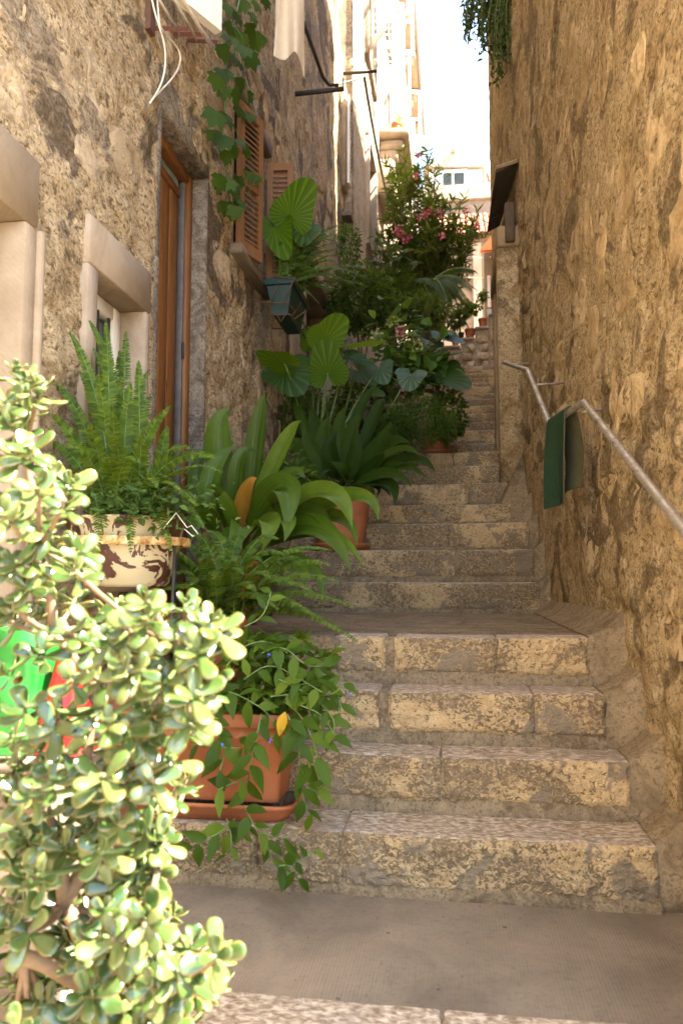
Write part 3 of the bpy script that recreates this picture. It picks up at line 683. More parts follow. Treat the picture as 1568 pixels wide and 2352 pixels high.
shutter(lh, (XL + .03, HS[1]), (.98, .1), .2, ws[2] + .01, zt_ - .01, M['shutter'], 22, .045)
# second doorway with pale jambs, further up
reveals(HC, .3, M['lime2'], t=.62, proud=.02, lint=.12); back('door_panel', HC, .3, M['greywood'])
# closed louvred window near the corner
q0 = P(787, 240, X=XL)[1]; q1 = P(810, 330, X=XL)[1]; qa = P(797, 455, X=XL)[2]; qb = P(797, 262, X=XL)[2]
m_ = MB(); m_.box((XL - .02, q0 - .12, qa - .1), (XL + .05, q1 + .12, qb + .1), bev=.01); part('window_surround', m_, M['lime'], lh)
shutter(lh, (XL + .075, q0), (0, 1), (q1 - q0) / 2 - .01, qa, qb, M['white'], 18, .06); shutter(lh, (XL + .075, (q0 + q1) / 2 + .01), (0, 1), (q1 - q0) / 2 - .01, qa, qb, M['white'], 18, .06)
m_ = MB(); m_.box((XL, q0 - .1, qa - .5), (XL + .12, q0 + .6, qa - .44)); part('window_ledge', m_, M['greywood'], lh, smooth=False)
# white shutter leaf overhead
zb_ = P(502, 76, X=XL + .24)[2]; pf = P(502, 76, X=XL + .24); pn = P(418, 8, Z=zb_); d_ = pn - pf
shutter(lh, (pf[0], pf[1]), (d_[0], d_[1]), max(.62, 1.1 * float(np.hypot(d_[0], d_[1]))), zb_, zb_ + 1.3, M['white'], 8, .09, .045)

# ------------------------------------------------------------------ second left house, sunlit
l2 = thing('sunlit_stone_house', 'tall sunlit stone house with white shutters and corbelled eaves', 'building', (-3., 17, 0))
XF = -1.30; holes2 = []
for fl_, z in enumerate((6.2, 9.3, 12.4)):
    for y in (11.2, 14.6, 18.2, 21.8): holes2.append([y, y + .95, z, z + 1.6])
ys = axis(9.6, 25, .09, 9.6, 25, .2, [h[i] for h in holes2 for i in (0, 1)]); zs = axis(1.5, 16.3, .09, 5, 12, .15, [h[i] for h in holes2 for i in (2, 3)])
mb = make_wall(lambda u: XF + 0 * u, 1, ys, zs, 23, holes2); w2 = part('wall', mb, M['wallF'], l2)
sh = MB(); sh.box((-7, 9.62, 1), (-6.8, 25, 16.3)); sh.box((-7, 9.62, 1), (XF - .01, 9.75, 16.3)); sh.box((-7, 24.9, 1), (XF - .01, 25.01, 16.3)); part('building_shell', sh, M['wallF'], l2, smooth=False)
for i, h in enumerate(holes2):
    m_ = MB()
    for (a, b, c, d) in ((h[0] - .16, h[0], h[2] - .14, h[3]), (h[1], h[1] + .16, h[2] - .14, h[3]), (h[0] - .16, h[1] + .16, h[3], h[3] + .18), (h[0], h[1], h[2] - .14, h[2])): m_.box((XF - .2, a, c), (XF + .06, b, d), bev=.01)
    wfr = part('window_surround', m_, M['farstone'], l2)
    m_ = MB(); m_.box((XF - .18, h[0], h[2]), (XF - .16, h[1], h[3])); part('pane', m_, M['glass'], wfr, smooth=False)
    if i % 4 < 3 and i >= 4:
        shutter(l2, (XF + .08, h[0]), (.5 if i % 3 else .85, -.8 if i % 3 else -.35), .48, h[2], h[3], M['white'], 12 if i in (4, 5, 8) else 0, .07)
        shutter(l2, (XF + .08, h[1]), (.95, .25), .48, h[2], h[3], M['white'], 12 if i in (4, 5, 0, 1) else 0, .07)
m_ = MB(); m_.box((-7, 9.6, 16.3), (XF + .35, 25.05, 16.5), bev=.02); part('eave', m_, M['farstone'], l2)
m_ = MB(); m_.tube([(XF + .40, 9.6, 16.34), (XF + .40, 25.1, 16.34)], .07, 8); part('gutter', m_, M['gutter'], l2)
for k in range(9):
    y = 10.4 + k * 1.75; m_ = MB()
    for dx, dz in ((.34, .0), (.26, -.16), (.16, -.32)): m_.box((XF - .05, y - .13, 16.3 + dz - .17), (XF + dx, y + .13, 16.3 + dz - .002), bev=.03)
    part('corbel', m_, M['farstone'], l2)
# balcony slab on corbels
b0 = P(852, 430, X=XF)[1]; bz = P(880, 350, Y=14.)[2]
m_ = MB(); m_.box((XF - .05, 13.2, bz - .16), (XF + .55, 15.6, bz), bev=.03); bal = part('balcony_slab', m_, M['farstone'], l2)
for y in (13.4, 14.4, 15.3):
    m_ = MB()
    for dx, dz in ((.45, 0), (.34, -.2), (.2, -.42)): m_.box((XF - .05, y - .12, bz - .16 + dz - .22), (XF + dx, y + .12, bz - .161 + dz), bev=.05)
    part('corbel', m_, M['farstone'], bal)
m_ = MB(); m_.box((XF - .05, 12.9, bz - 1.4), (XF + .3, 14.2, bz - .75), bev=.05); part('stone_trough', m_, M['farstone'], l2)
# ------------------------------------------------------------------ far end of the alley
lw = thing('low_stone_wall', 'low rubble wall with stepped top across the head of the stairs', 'wall', (.3, 14, 4.6))
steps_top = [(-1.3, 0.15, 5.28), (.15, .42, 5.42), (.42, .68, 5.62), (.68, 2.34, 5.86)]
for (a, b, z) in steps_top:
    k0 = MB(); k0.box((a, 13.92, 4.5), (b - .004, 14.25, z - .06)); body = part('wall_body', k0, M['wallF'], lw, smooth=False)
    k0 = MB(); k0.box((a - .01, 13.87, z - .06), (b - .012, 14.29, z), bev=.02); part('coping_stone', k0, M['farstone'], lw)
    for r_ in range(6):
        x = a + .02 + .1 * (r_ % 2)
        while x < b - .08:
            wd = random.uniform(.12, .27); zz = 4.66 + r_ * .16
            if zz + .14 > z - .07: break
            k0 = MB(); x1 = min(x + wd, b - .01)
            if x1 - x > .06: k0.box((x, 13.9 - random.uniform(0, .02), zz), (x1 - .015, 13.95, zz + .14), bev=.02); part('stone', k0, M['stoneL'], body)
            x += wd
fh = thing('far_house', 'sunlit far house with a dormer window under a tiled roof', 'building', (1.2, 28, 5))
FY = 28.
def fb(name, x0, y0, x1, y1, mat, d0=0., d1=.4, Y=FY, parent=None, bev=0):
    a = P(x0, y0, Y=Y); b = P(x1, y1, Y=Y); k0 = MB(); k0.box((a[0], Y + d0, b[2]), (b[0], Y + d1, a[2]), bev=bev); return part(name, k0, mat, parent or fh, smooth=bool(bev))
fb('wall', 900, 452, 1190, 1000, M['farpink'], .0, 5.)
fb('cornice', 900, 440, 1185, 452, M['farstone'], -.15, 5.)
dw = fb('dormer_wall', 985, 386, 1108, 440, M['white'], .1, 3.)
a = P(970, 386, Y=FY); b = P(1040, 352, Y=FY); c = P(1112, 386, Y=FY)
k0 = MB(); V = [a, b, c]; k0.add([v + V3(0, -.1, 0) for v in V] + [v + V3(0, 3.2, 0) for v in V], [(0, 2, 1), (3, 4, 5), (0, 1, 4, 3), (1, 2, 5, 4), (0, 3, 5, 2)]); part('dormer_gable', k0, M['farstone'], fh, smooth=False)
k0 = MB(); k0.tube([b + V3(0, -.15, -.05), b + V3(0, -.15, .2)], [.12, .04], 6); part('finial', k0, M['farstone'], fh)
def tiles(parent, x0, x1, y0, y1, Y0, Y1, z0, z1, mat, wd=.2, name='roof_tile'):
    nx = int((x1 - x0) / wd); nr = 5
    for i in range(nx):
        for r_ in range(nr):
            p = V3(x0 + (i + .5) * wd, Y0 + (Y1 - Y0) * r_ / nr, z0 + (z1 - z0) * r_ / nr + .02); q = V3(p[0], Y0 + (Y1 - Y0) * (r_ + 1.15) / nr, z0 + (z1 - z0) * (r_ + 1.15) / nr)
            k0 = MB(); th = np.linspace(0, pi, 5); G = np.stack([np.stack([e[0] + np.cos(th) * wd * s_, 0 * th + e[1], e[2] + np.sin(th) * wd * .45], -1) for e, s_ in ((p, .52), (q, .42))])
            k0.grid(G); part(name, k0, mat, parent)
t0 = P(1110, 440, Y=FY); t1 = P(1150, 382, Y=FY + 2.5)
rfm = MB(); rfm.add([(t0[0], FY - .1, t0[2] - .05), (t0[0] + 2., FY - .1, t0[2] - .05), (t0[0] + 2., FY + 3, t1[2]), (t0[0], FY + 3, t1[2])], [(0, 1, 2, 3)]); rf = part('roof', rfm, M['tile'], fh, smooth=False)
tiles(rf, t0[0], t0[0] + 1.4, 0, 0, FY - .15, FY + 2.9, t0[2], t1[2], M['tile'], .24)
for (x0, x1) in ((1018, 1036), (1043, 1064)):
    fb('dormer_pane', x0, 398, x1, 438, M['darkpane'], -.02, .09)
for (x0, y0, x1, y1) in ((1010, 392, 1072, 397), (1010, 397, 1016, 440), (1037, 397, 1042, 440), (1066, 397, 1072, 440)): fb('window_frame', x0, y0, x1, y1, M['white'], .0, .1)
sh_ = fb('shutter', 1075, 394, 1103, 438, M['white'], -.02, .05)
for k in range(9): fb('slat', 1080, 398.5 + k * 4.3, 1099, 400.8 + k * 4.3, M['white'], -.035, -.021, parent=sh_)
# lower annex with its own tiled lean-to roof
an = thing('tiled_annex', 'stone annex with a tiled lean-to roof below the far house', 'building', (1.3, 24, 5))
FY2 = 24.
fb('wall', 1005, 560, 1215, 900, M['farpink'], 0, 3.9, Y=FY2, parent=an)
fb('band', 1000, 480, 1215, 506, M['farstone'], 2.2, 2.6, Y=FY2, parent=an)
e0 = P(1000, 556, Y=FY2); e1 = P(1000, 507, Y=FY2 + 2.2); xr_ = P(1150, 556, Y=FY2)[0]
k0 = MB(); k0.add([(e0[0], FY2 - .25, e0[2] - .02), (xr_ + 1, FY2 - .25, e0[2] - .02), (xr_ + 1, FY2 + 2.2, e1[2]), (e0[0], FY2 + 2.2, e1[2])], [(0, 1, 2, 3)]); r2 = part('roof', k0, M['tile'], an, smooth=False)
tiles(r2, e0[0], xr_ + .3, 0, 0, FY2 - .3, FY2 + 2.1, e0[2] + .03, e1[2] + .03, M['tile'], .2)
k0 = fb('quoin', 1085, 560, 1108, 800, M['farstone'], -.06, .02, Y=FY2, parent=an)
# pale house side with an orange door at the right
oh = thing('pale_corner_house', 'pale plastered house corner with orange door and awning beside the wall edge', 'building', (1.6, 17, 4.6))
FY3 = 17.
fb('wall', 1110, 552, 1290, 760, M['plaster'], 0, 1.5, Y=FY3, parent=oh)
a = P(1100, 580, Y=FY3 - .5); b = P(1150, 528, Y=FY3 + .4); k0 = MB(); k0.add([(a[0], FY3 - .6, a[2]), (b[0] + .9, FY3 - .6, a[2] + .0), (b[0] + .9, FY3 + .3, b[2]), (a[0] + .45, FY3 + .3, b[2])] , [(0, 1, 2, 3)])
k0.add([(a[0], FY3 - .6, a[2] - .05), (b[0] + .9, FY3 - .6, a[2] - .05), (b[0] + .9, FY3 + .3, b[2] - .05), (a[0] + .45, FY3 + .3, b[2] - .05)], [(0, 3, 2, 1)]); part('awning', k0, M['orange'], oh, smooth=False)
fb('door', 1126, 642, 1165, 705, M['orange'], -.05, .02, Y=FY3, parent=oh)
fb('door_frame', 1118, 636, 1126, 708, M['white'], -.07, .02, Y=FY3, parent=oh)
for k, (y, xa, xb) in enumerate(((590, 1085, 1132), (637, 1075, 1128))):
    a = P(xa, y, Y=20.); b = P(xb, y, Y=16.5); k0 = MB(); k0.tube([a, (a + b) / 2 - V3(0, 0, .02), b], .012, 4); solo('washing_line', k0, M['rod'], ('upper', 'lower')[k] + ' thin washing line strung below the orange awning', 'line', 'washing lines')
for k, (p, q) in enumerate((((1040, 465), (1150, 525)), ((1075, 470), (1150, 510)))):
    a = P(*p, Y=23.5); b = P(*q, Y=16.); k0 = MB(); k0.tube(bez(a, (a + b) / 2 - V3(0, 0, .1), b, 8), .014, 4); solo('overhead_cable', k0, M['rust'], ('thick', 'thin')[k] + ' brown cable running down across the far house', 'cable', 'overhead cables')
# hillside far behind so that no gap shows the plain ground
hl = MB(); U, W = np.meshgrid(np.linspace(-60, 60, 40), np.linspace(30, 200, 20)); hl.grid(np.stack([U, W, -.6 + 7 * (1 - np.exp(-(W - 30) / 20)) + 1.5 * fbm(U / 12, W / 12, 3)], -1)); solo('hillside', hl, M['paving'], 'rising hillside behind the houses', None, kind='structure')
up = MB(); up.box((-1.45, 13.88, 1), (6, 40, 4.63)); solo('upper_street', up, M['paving'], 'upper street at the head of the stairs', None, kind='structure', smooth=False)

# ------------------------------------------------------------------ handrail and mat
hr = thing('steel_handrail', 'bent worn steel handrail fixed along the golden wall', 'handrail', (.58, 3.3, 1.))
rp = [V3(.615, 1.2, .60), P(1568, 1215, X=.585), P(1340, 924, X=.545), P(1262, 976, Y=3.55), P(1211, 850, Y=4.55), P(1157, 833, X=.40)]
pts = []
for i in range(len(rp) - 1): 
    n_ = 14; pts += [rp[i] + (rp[i + 1] - rp[i]) * t for t in np.linspace(0, 1, n_)[:-1]]
pts.append(rp[-1]); k0 = MB(); k0.tube(pts, .015, 14); part('rail', k0, M['rail'], hr)
for q in (rp[2] + V3(0, .06, -.02), P(1224, 882, Y=4.25), P(1170, 836, X=.42), rp[1] * .75 + rp[0] * .25):
    k0 = MB(); xw = XRW(q[1]) + .02; k0.tube([q + V3(.0, 0, -.01), q + V3(.03, .0, -.005), V3(xw, q[1] + .01, q[2] + .002)], .006, 8); k0.tube([V3(xw - .022, q[1] + .01, q[2] + .002), V3(xw, q[1] + .01, q[2] + .002)], .017, 10); part('bracket', k0, M['rail'], hr)
tp = rp[3] * .64 + rp[2] * .36                                # the strip of mat hung over the rail
along = nrm(rp[2] - rp[3]); wv_ = .54 * np.linalg.norm(rp[2] - rp[3]); ACR = nrm(np.cross(along, V3(0, 0, 1)) * (1 if np.cross(along, V3(0, 0, 1))[0] > 0 else -1))
def strip(off): 
    prof = []; zc = tp[2]
    prof += [(-.030 - .006 * math.sin(t * 3.1) - .012 * t, -t) for t in np.linspace(.40, .0, 14)]
    prof += [(.026 * math.cos(a_), .024 * math.sin(a_)) for a_ in np.linspace(pi, 0, 7)[1:-1]]
    prof += [(.030 + .022 * math.sin(t * 9), -t) for t in np.linspace(0., .335, 12)]
    return prof
pr_ = strip(0); k0 = MB()
for sgn, m_i in ((0., 0), (.007, 1)):
    G = np.zeros((len(pr_), 7, 3)); pa = np.array(pr_); tg = np.gradient(pa, axis=0); nn = np.stack([-tg[:, 1], tg[:, 0]], -1); nn /= np.linalg.norm(nn, axis=1)[:, None] + 1e-9
    q_ = pa + nn * (-sgn)
    for j, s_ in enumerate(np.linspace(-.5, .5, 7)):
        curl = .012 * math.cos(s_ * 5) + .008 * s_; tw = .0
        G[:, j] = tp + np.outer(np.full(len(pa), s_ * wv_), along) + np.outer(q_[:, 0] + curl * np.clip(-q_[:, 1] / .2, 0, 1) * np.sign(q_[:, 0] + 1e-6) * -1, ACR) + np.outer(q_[:, 1], V3(0, 0, 1)) + np.outer(.05 * np.maximum(0, -q_[:, 1] - .0) * (q_[:, 0] < 0), V3(.0, -.18, 0))
    k0.grid(G, m_i, flip=bool(m_i)); 
    if m_i == 0: G0 = G
for j in (0, 6): k0.grid(np.stack([G0[:, j], G[:, j]]), 1)
for i in (0, -1): k0.grid(np.stack([G0[i], G[i]]), 1)
solo('mat_strip', k0, [M['mat'], M['matback']], 'strip of green artificial turf mat hung over the handrail', 'mat')

# ------------------------------------------------------------------ things on the left wall
rk = thing('drying_rack', 'wall drying rack of pale rods on red brown arms under the white shutter', 'drying rack', P(430, 110, X=XL + .1))
yb = P(440, 90, X=XL + .25)[1]
for i, (xa, ya, xb, yb_) in enumerate(((364, -4, 409, 74), (399, -4, 449, 86), (413, -4, 488, 104), (419, -4, 497, 130))):
    b = P(xb, yb_, X=XL + .14 + .09 * i); a = P(xa, ya, X=XL + .14 + .09 * i); k0 = MB(); k0.tube([a + (a - b) * .6, b + (b - a) * .06], .007, 8); part('rod', k0, M['rod'], rk)
for (xa, ya, xb, yb_) in ((347, 65, 432, 66), (398, 78, 470, 80), (425, 92, 500, 97)):
    a = P(xa, ya, X=XL + .0); b = P(xb, yb_, Y=a[1] + .04); k0 = MB(); k0.tube([a, b], .013, 4); part('arm', k0, M['redwood'], rk, smooth=False)
a = P(343, 30, X=XL + .01); k0 = MB(); k0.box((XL, a[1] - .03, a[2] - .1), (XL + .03, a[1] + .03, a[2] + .12)); part('arm_plate', k0, M['rust'], rk, smooth=False)
for k, pl in enumerate((((348, -5), (356, 30), (366, 62), (376, 92), (381, 130), (378, 170), (366, 205), (344, 238)), ((361, -5), (364, 30), (366, 60), (385, 84), (405, 105), (416, 128), (412, 155), (392, 186), (365, 212), (344, 236)))):
    pp = np.array([P(x, y, X=XL + .035 + .03 * math.sin(i / len(pl) * pi)) for i, (x, y) in enumerate(pl)])
    for _ in range(2):
        nw = [pp[0]]
        for i in range(len(pp) - 1): nw += [pp[i] * .75 + pp[i + 1] * .25, pp[i] * .25 + pp[i + 1] * .75]
        pp = np.array(nw + [pp[-1]])
    k0 = MB(); k0.tube(pp, .0048, 7); solo('looped_cable', k0, M['cable'], ('inner straighter', 'outer wider looping')[k] + ' cream cable hanging on the wall left of the rods', 'cable', 'cream cables')
wbk = thing('laundry_bracket', 'dark iron bar and pipe bracket sticking out of the brown wall', 'bracket', P(680, 212, X=XL))
a = P(678, 216, X=XL); b = P(790, 204, Y=a[1]); k0 = MB(); k0.tube([a, b], .022, 8); part('bar', k0, M['iron'], wbk)
c = P(748, 196, Y=a[1]); d = P(664, -40, Y=a[1] - 1.3); k0 = MB(); k0.tube([c + V3(.12, 0, -.01), c + V3(.03, 0, .0), c * .9 + d * .1, d], .016, 8); part('pipe', k0, M['iron'], wbk)
k0 = MB(); k0.tube([b + V3(-.01, 0, 0), b + V3(-.01, 0, .11)], .006, 6); part('hook', k0, M['iron'], wbk)
ib = thing('insulator_bracket', 'iron crossbar with two cream insulators on the sunlit wall', 'bracket', P(785, 170, X=XL))
Yb = P(787, 168, X=XL)[1]; a = P(785, 169, Y=Yb); b = P(866, 163, Y=Yb)
k0 = MB(); k0.tube([a - V3(.05, 0, 0), b], .022, 6); part('crossbar', k0, M['iron'], ib)
for x in (807, 862):
    q = P(x, 163, Y=Yb); k0 = MB(); k0.lathe([(.006, 0), (.006, .05), (.03, .06), (.038, .08), (.022, .1), (.034, .115), (.03, .14), (.012, .165), (.0, .17)], q, 12); part('insulator', k0, M['insul'], ib)
q = P(836, 175, Y=Yb); s_ = P(770, 192, Y=Yb - .6); k0 = MB(); k0.tube(bez(q, q * .4 + s_ * .6 - V3(0, 0, .04), s_, 6), .013, 6); part('strut', k0, M['gutter'], ib)
k0 = MB(); q2 = P(895, 480, Y=13.2); k0.tube(bez(q, (q + q2) / 2 + V3(-.06, 0, .1), q2, 14), .02, 6); solo('drop_cable', k0, M['iron'], 'dark cable dropping from the insulator bracket toward the oleander', 'cable')
q = P(908, 298, Y=18.); q2 = P(955, 297, Y=18.); k0 = MB(); k0.tube([q, q2], .02, 6); solo('wall_rod', k0, M['rust'], 'rusty rod projecting from the far sunlit house', 'rod')
# cloth hung to dry
k0 = MB(); Yc = 4.75; nx, nz = 40, 34; G = np.zeros((nz, nx, 3))
tl, tr = P(632, -60, Y=Yc), P(692, -60, Y=Yc); bl_, br_ = P(616, 112, Y=Yc), P(708, 165, Y=Yc)
for i, t in enumerate(np.linspace(0, 1, nz)):
    for j, s_ in enumerate(np.linspace(0, 1, nx)):
        p = (tl * (1 - s_) + tr * s_) * (1 - t) + (bl_ * (1 - s_) + br_ * s_) * t
        fold = .045 * math.sin(s_ * 15 + 1.2 * t) * (.35 + .65 * t) + .03 * math.sin(s_ * 6.5 + 2)
        p = p + V3(.02 * math.sin(s_ * 9 + t * 2), fold, -.05 * math.sin(s_ * 7.5) * t**4); G[i, j] = p
k0.grid(G); k0.grid(G + V3(0, .004, 0), flip=True); solo('hanging_cloth', k0, M['cloth'], 'beige cloth hung to dry high on the brown wall', 'cloth')
# ------------------------------------------------------------------ leaf shapes
def blade_T(ws, fold=.25, bend=.2, tw=0.):
    n = len(ws); V = []; uv = []
    for i, w_ in enumerate(ws):
        y = i / (n - 1)
        for s_ in (-1, 0, 1): V.append((s_ * w_, y, abs(s_) * w_ * fold - bend * y * y)); uv.append((.5 + .5 * s_, y))
    F = [(i * 3 + j, i * 3 + j + 1, i * 3 + j + 4, i * 3 + j + 3) for i in range(n - 1) for j in range(2)]
    return np.array(V), F, np.array(uv)
def jade_T(bend=.12, th=.075):
    ws = [.04, .08, .145, .205, .25, .25, .19, .07]; V = []; uv = []; n = len(ws)
    for i, w_ in enumerate(ws):
        y = [0, .1, .27, .45, .63, .8, .93, 1.][i]; t = th * min(1, w_ / .25)
        for k in range(8):
            a = 2 * pi * k / 8; V.append((w_ * math.cos(a), y, t * math.sin(a) + bend * (y - .5)**2 * 2 + .35 * w_ * abs(math.cos(a))**2 * .5)); uv.append((.5 + .5 * math.cos(a), y))
    F = [(i * 8 + k, i * 8 + (k + 1) % 8, (i + 1) * 8 + (k + 1) % 8, (i + 1) * 8 + k) for i in range(n - 1) for k in range(8)] + [tuple(range(n * 8 - 8, n * 8))]
    return np.array(V), F, np.array(uv)
def heart_T(na=40, nr=6, rip=.02, cup=.12, seed=0):
    th = np.linspace(-R(163), R(163), na); V = []; uv = []
    for r in np.linspace(.04, 1, nr):
        for a in th:
            aa = abs(a); Rr = .47 + .53 * math.exp(-(aa / .50)**2) - .12 * max(0, (aa - 2.1) / .75)**2; Rr *= 1 + .02 * math.sin(a * 9 + seed)
            x = r * Rr * math.sin(a); y = r * Rr * math.cos(a)
            z = rip * r * math.cos(a * 11) + cup * (x * x * 1.2 - .35 * y * y) - .03 * r * math.sin(a * 3 + seed) + abs(x) * .12
            V.append((x, y, z)); uv.append((a / pi * 1.4 + .5, r))
    F = [(i * na + j, i * na + j + 1, (i + 1) * na + j + 1, (i + 1) * na + j) for i in range(nr - 1) for j in range(na - 1)]
    return np.array(V), F, np.array(uv)
def lobed_T():
    lob = [(0, 1.), (.3, .78), (.45, .66), (.75, .92), (1.05, .72), (1.25, .6), (1.6, .75), (2.1, .55), (2.75, .25)]
    pts = [(math.sin(a) * r, math.cos(a) * r) for a, r in lob]; out = pts + [(-x, y) for x, y in pts[:0:-1]]
    V = [(0, 0, 0)] + [(x * .55, y * .55, -.02 + .04 * abs(x)) for x, y in out] + [(x, y, -.12 * (x * x + y * y) + .06 * (i % 2)) for i, (x, y) in enumerate(out)]
    n = len(out); F = [(0, 1 + i, 1 + (i + 1) % n) for i in range(n)] + [(1 + i, 1 + n + i, 1 + n + (i + 1) % n, 1 + (i + 1) % n) for i in range(n)]
    return np.array(V), F, np.array([(x * .5 + .5, y * .5 + .5) for x, y, z in V])
def Tmesh(name, T, mat):
    m_ = MB(); m_.add(T[0], T[1], 0, T[2]); return m_.mesh(name, mat)
OVATE = blade_T([.03, .16, .22, .20, .13, .01], .35, .22); LANCE = blade_T([.02, .075, .09, .06, .005], .2, .18); BROAD = blade_T([.03, .26, .36, .34, .22, .01], .25, .25); ROUND = blade_T([.05, .3, .4, .38, .26, .04], .15, .15)
def blade(mb, pts, wmax, up, fold=.22, prof=None, nx=5):
    pts = np.asarray(pts); n = len(pts); t = np.gradient(pts, axis=0); t /= np.linalg.norm(t, axis=1)[:, None]; G = np.zeros((n, nx, 3)); uv = []
    for i in range(n):
        u = i / (n - 1); u2 = min(1, max(0, (u - .18) / .82)); w_ = wmax * (prof(u) if prof else max(.06 if u < .9 else .01, 3.05 * u2**.62 * (1 - u2)**1.05))
        if not prof and u < .18: w_ = wmax * .06
        s_ = nrm(np.cross(t[i], up)); nn = np.cross(s_, t[i])
        for j, x in enumerate(np.linspace(-1, 1, nx)): G[i, j] = pts[i] + s_ * x * w_ + nn * (abs(x) * w_ * fold + .06 * w_ * math.sin(u * 9 + x * 2)); uv.append((.5 + .5 * x, u))
    mb.grid(G, 0, np.array(uv))
def frond(parent, base, ctrl, tip, plen, mat, n=34, up=None, droop=.25, name='frond', curl=0.):
    pts = bez(base, ctrl, tip, n + 4); t = np.gradient(pts, axis=0); t /= np.linalg.norm(t, axis=1)[:, None]; up = V3(0, 0, 1) if up is None else up
    mb = MB(); mb.tube(pts[::3], np.linspace(.0028, .0010, len(pts[::3])), 4, 1, cap=False); mats = []
    for i in range(3, n + 3):
        u = i / (n + 3); L = plen * min(1, (u * 4.5)**.7) * (1 - u**2.6 * .88) * random.uniform(.9, 1.06)
        s_ = np.cross(t[i], up); s_ = nrm(s_) if np.linalg.norm(s_) > 1e-3 else V3(1, 0, 0); nn = np.cross(s_, t[i])
        for sg in (-1, 1):
            f = nrm(sg * s_ + t[i] * (.16 + .35 * u) - nn * droop * random.uniform(.4, 1.3)); mats.append(frame(pts[i] + nn * random.uniform(-.002, .002), f, nrm(nn + rnd3(.25)), (plen * .85, L, L)))
    mb.inst(PINNA, np.array(mats)); return part(name, mb, [mat, M['stem']], parent)
PINNA = (np.array([(-.10, .0, 0), (.10, .0, 0), (-.145, .3, .02), (.125, .3, .02), (-.085, .75, -.01), (.075, .75, -.01), (0, 1., -.05)]), [(0, 1, 3, 2), (2, 3, 5, 4), (4, 5, 6)], np.array([(.2, 0), (.8, 0), (.1, .3), (.9, .3), (.2, .75), (.8, .75), (.5, 1)]))
TOCAM = lambda p: nrm(EYE - p)
def rnd3(s_=1.): return np.array([random.gauss(0, s_), random.gauss(0, s_), random.gauss(0, s_)])

# ------------------------------------------------------------------ trough, pots, basin
def rect_pot(name, label, c, lx, ly, h, mat, tray=None, taper=.84):
    t = thing(name, label, 'planter', c); mb = MB()
    def ring(sx, sy, z, r=.014):
        o_ = []
        for (qx, qy, a0_) in ((1, 1, 0), (-1, 1, pi / 2), (-1, -1, pi), (1, -1, 1.5 * pi)):
            for a_ in np.linspace(a0_, a0_ + pi / 2, 4): o_.append((c[0] + qx * (sx - r) + r * math.cos(a_), c[1] + qy * (sy - r) + r * math.sin(a_), c[2] + z))
        return o_
    X_, Y_ = lx / 2, ly / 2
    pf_ = [(taper - .02, 0), (taper, .012), (taper + .07, h * .70), (taper + .085, h * .705), (taper + .09, h * .73), (taper + .10, h * .84), (1., h * .845), (1.012, h * .86), (1.012, h * .985), (1., h), (.955, h), (.94, h - .02), (.93, h - .05)]
    G = np.array([ring(X_ - (1 - k) * Y_ * 1.6, Y_ * (1 - (1 - k) * 1.4), z) for k, z in pf_]); G = np.concatenate([G, G[:, :1]], 1); mb.grid(G, flip=True)
    part('pot_body', mb, mat, t)
    so_ = MB(); so_.grid(np.stack([np.concatenate([G[-1][:-1], G[-1][:1]]), np.tile(np.array(c) + V3(0, 0, h - .045), (G.shape[1], 1))])); part('soil', so_, M['soil'], t)
    if tray:
        mb = MB(); pf2 = [(-.02, -.052), (-.01, -.052), (.012, -.012), (.022, -.008), (.026, .0), (.022, .006), (.014, .002), (.004, -.035), (-.05, -.04)]
        G = np.array([ring(X_ * .99 + k, Y_ * .99 + k, z + .0, .05) for k, z in pf2]); G = np.concatenate([G, G[:, :1]], 1); mb.grid(G, flip=True); part('drip_tray', mb, mat, t)
    return t
tp0 = V3(-.905, 2.55, .18 + .055)
trough = rect_pot('terracotta_trough', 'long terracotta trough on its drip tray on the lowest step', tp0, .74, .30, .285, M['terra'], True)
def round_pot(name, label, c, r, h, mat, saucer=True, cat='pot', group=None, n=36):
    t = thing(name, label, cat, c, group); mb = MB(); z0 = .03 if saucer else 0
    mb.lathe([(.0, z0), (r * .70, z0), (r * .72, z0 + .01), (r * .9, z0 + h * .76), (r * .91, z0 + h * .79), (r * .98, z0 + h * .80), (r, z0 + h * .82), (r, z0 + h * .98), (r * .985, z0 + h), (r * .9, z0 + h), (r * .88, z0 + h * .93)], c, n)
    part('pot_body', mb, mat, t); mb = MB(); mb.lathe([(r * .885, z0 + h * .93), (.001, z0 + h * .95)], c, n); part('soil', mb, M['soil'], t)
    if saucer: mb = MB(); mb.lathe([(0, 0), (r * .78, 0), (r * .92, .035), (r * .94, .05), (r * .91, .05), (r * .8, .02)], c, n); part('saucer', mb, mat, t)
    return t
pc = P(782, 1258, Y=5.36); pc[2] = ZS[6] + .002
pot2 = round_pot('terracotta_pot', 'large round terracotta pot with saucer holding the dark aspidistra', pc, .235, .41, M['terra'])
pot3 = round_pot('terracotta_pot', 'terracotta pot hidden behind the bright aspidistra on the landing', V3(-1.12, 3.65, .733), .17, .30, M['terra'])
pot4 = round_pot('terracotta_pot', 'terracotta pot under the fern beside the upper steps of the trough', V3(-.98, 2.90, .56), .17, .22, M['terra'])
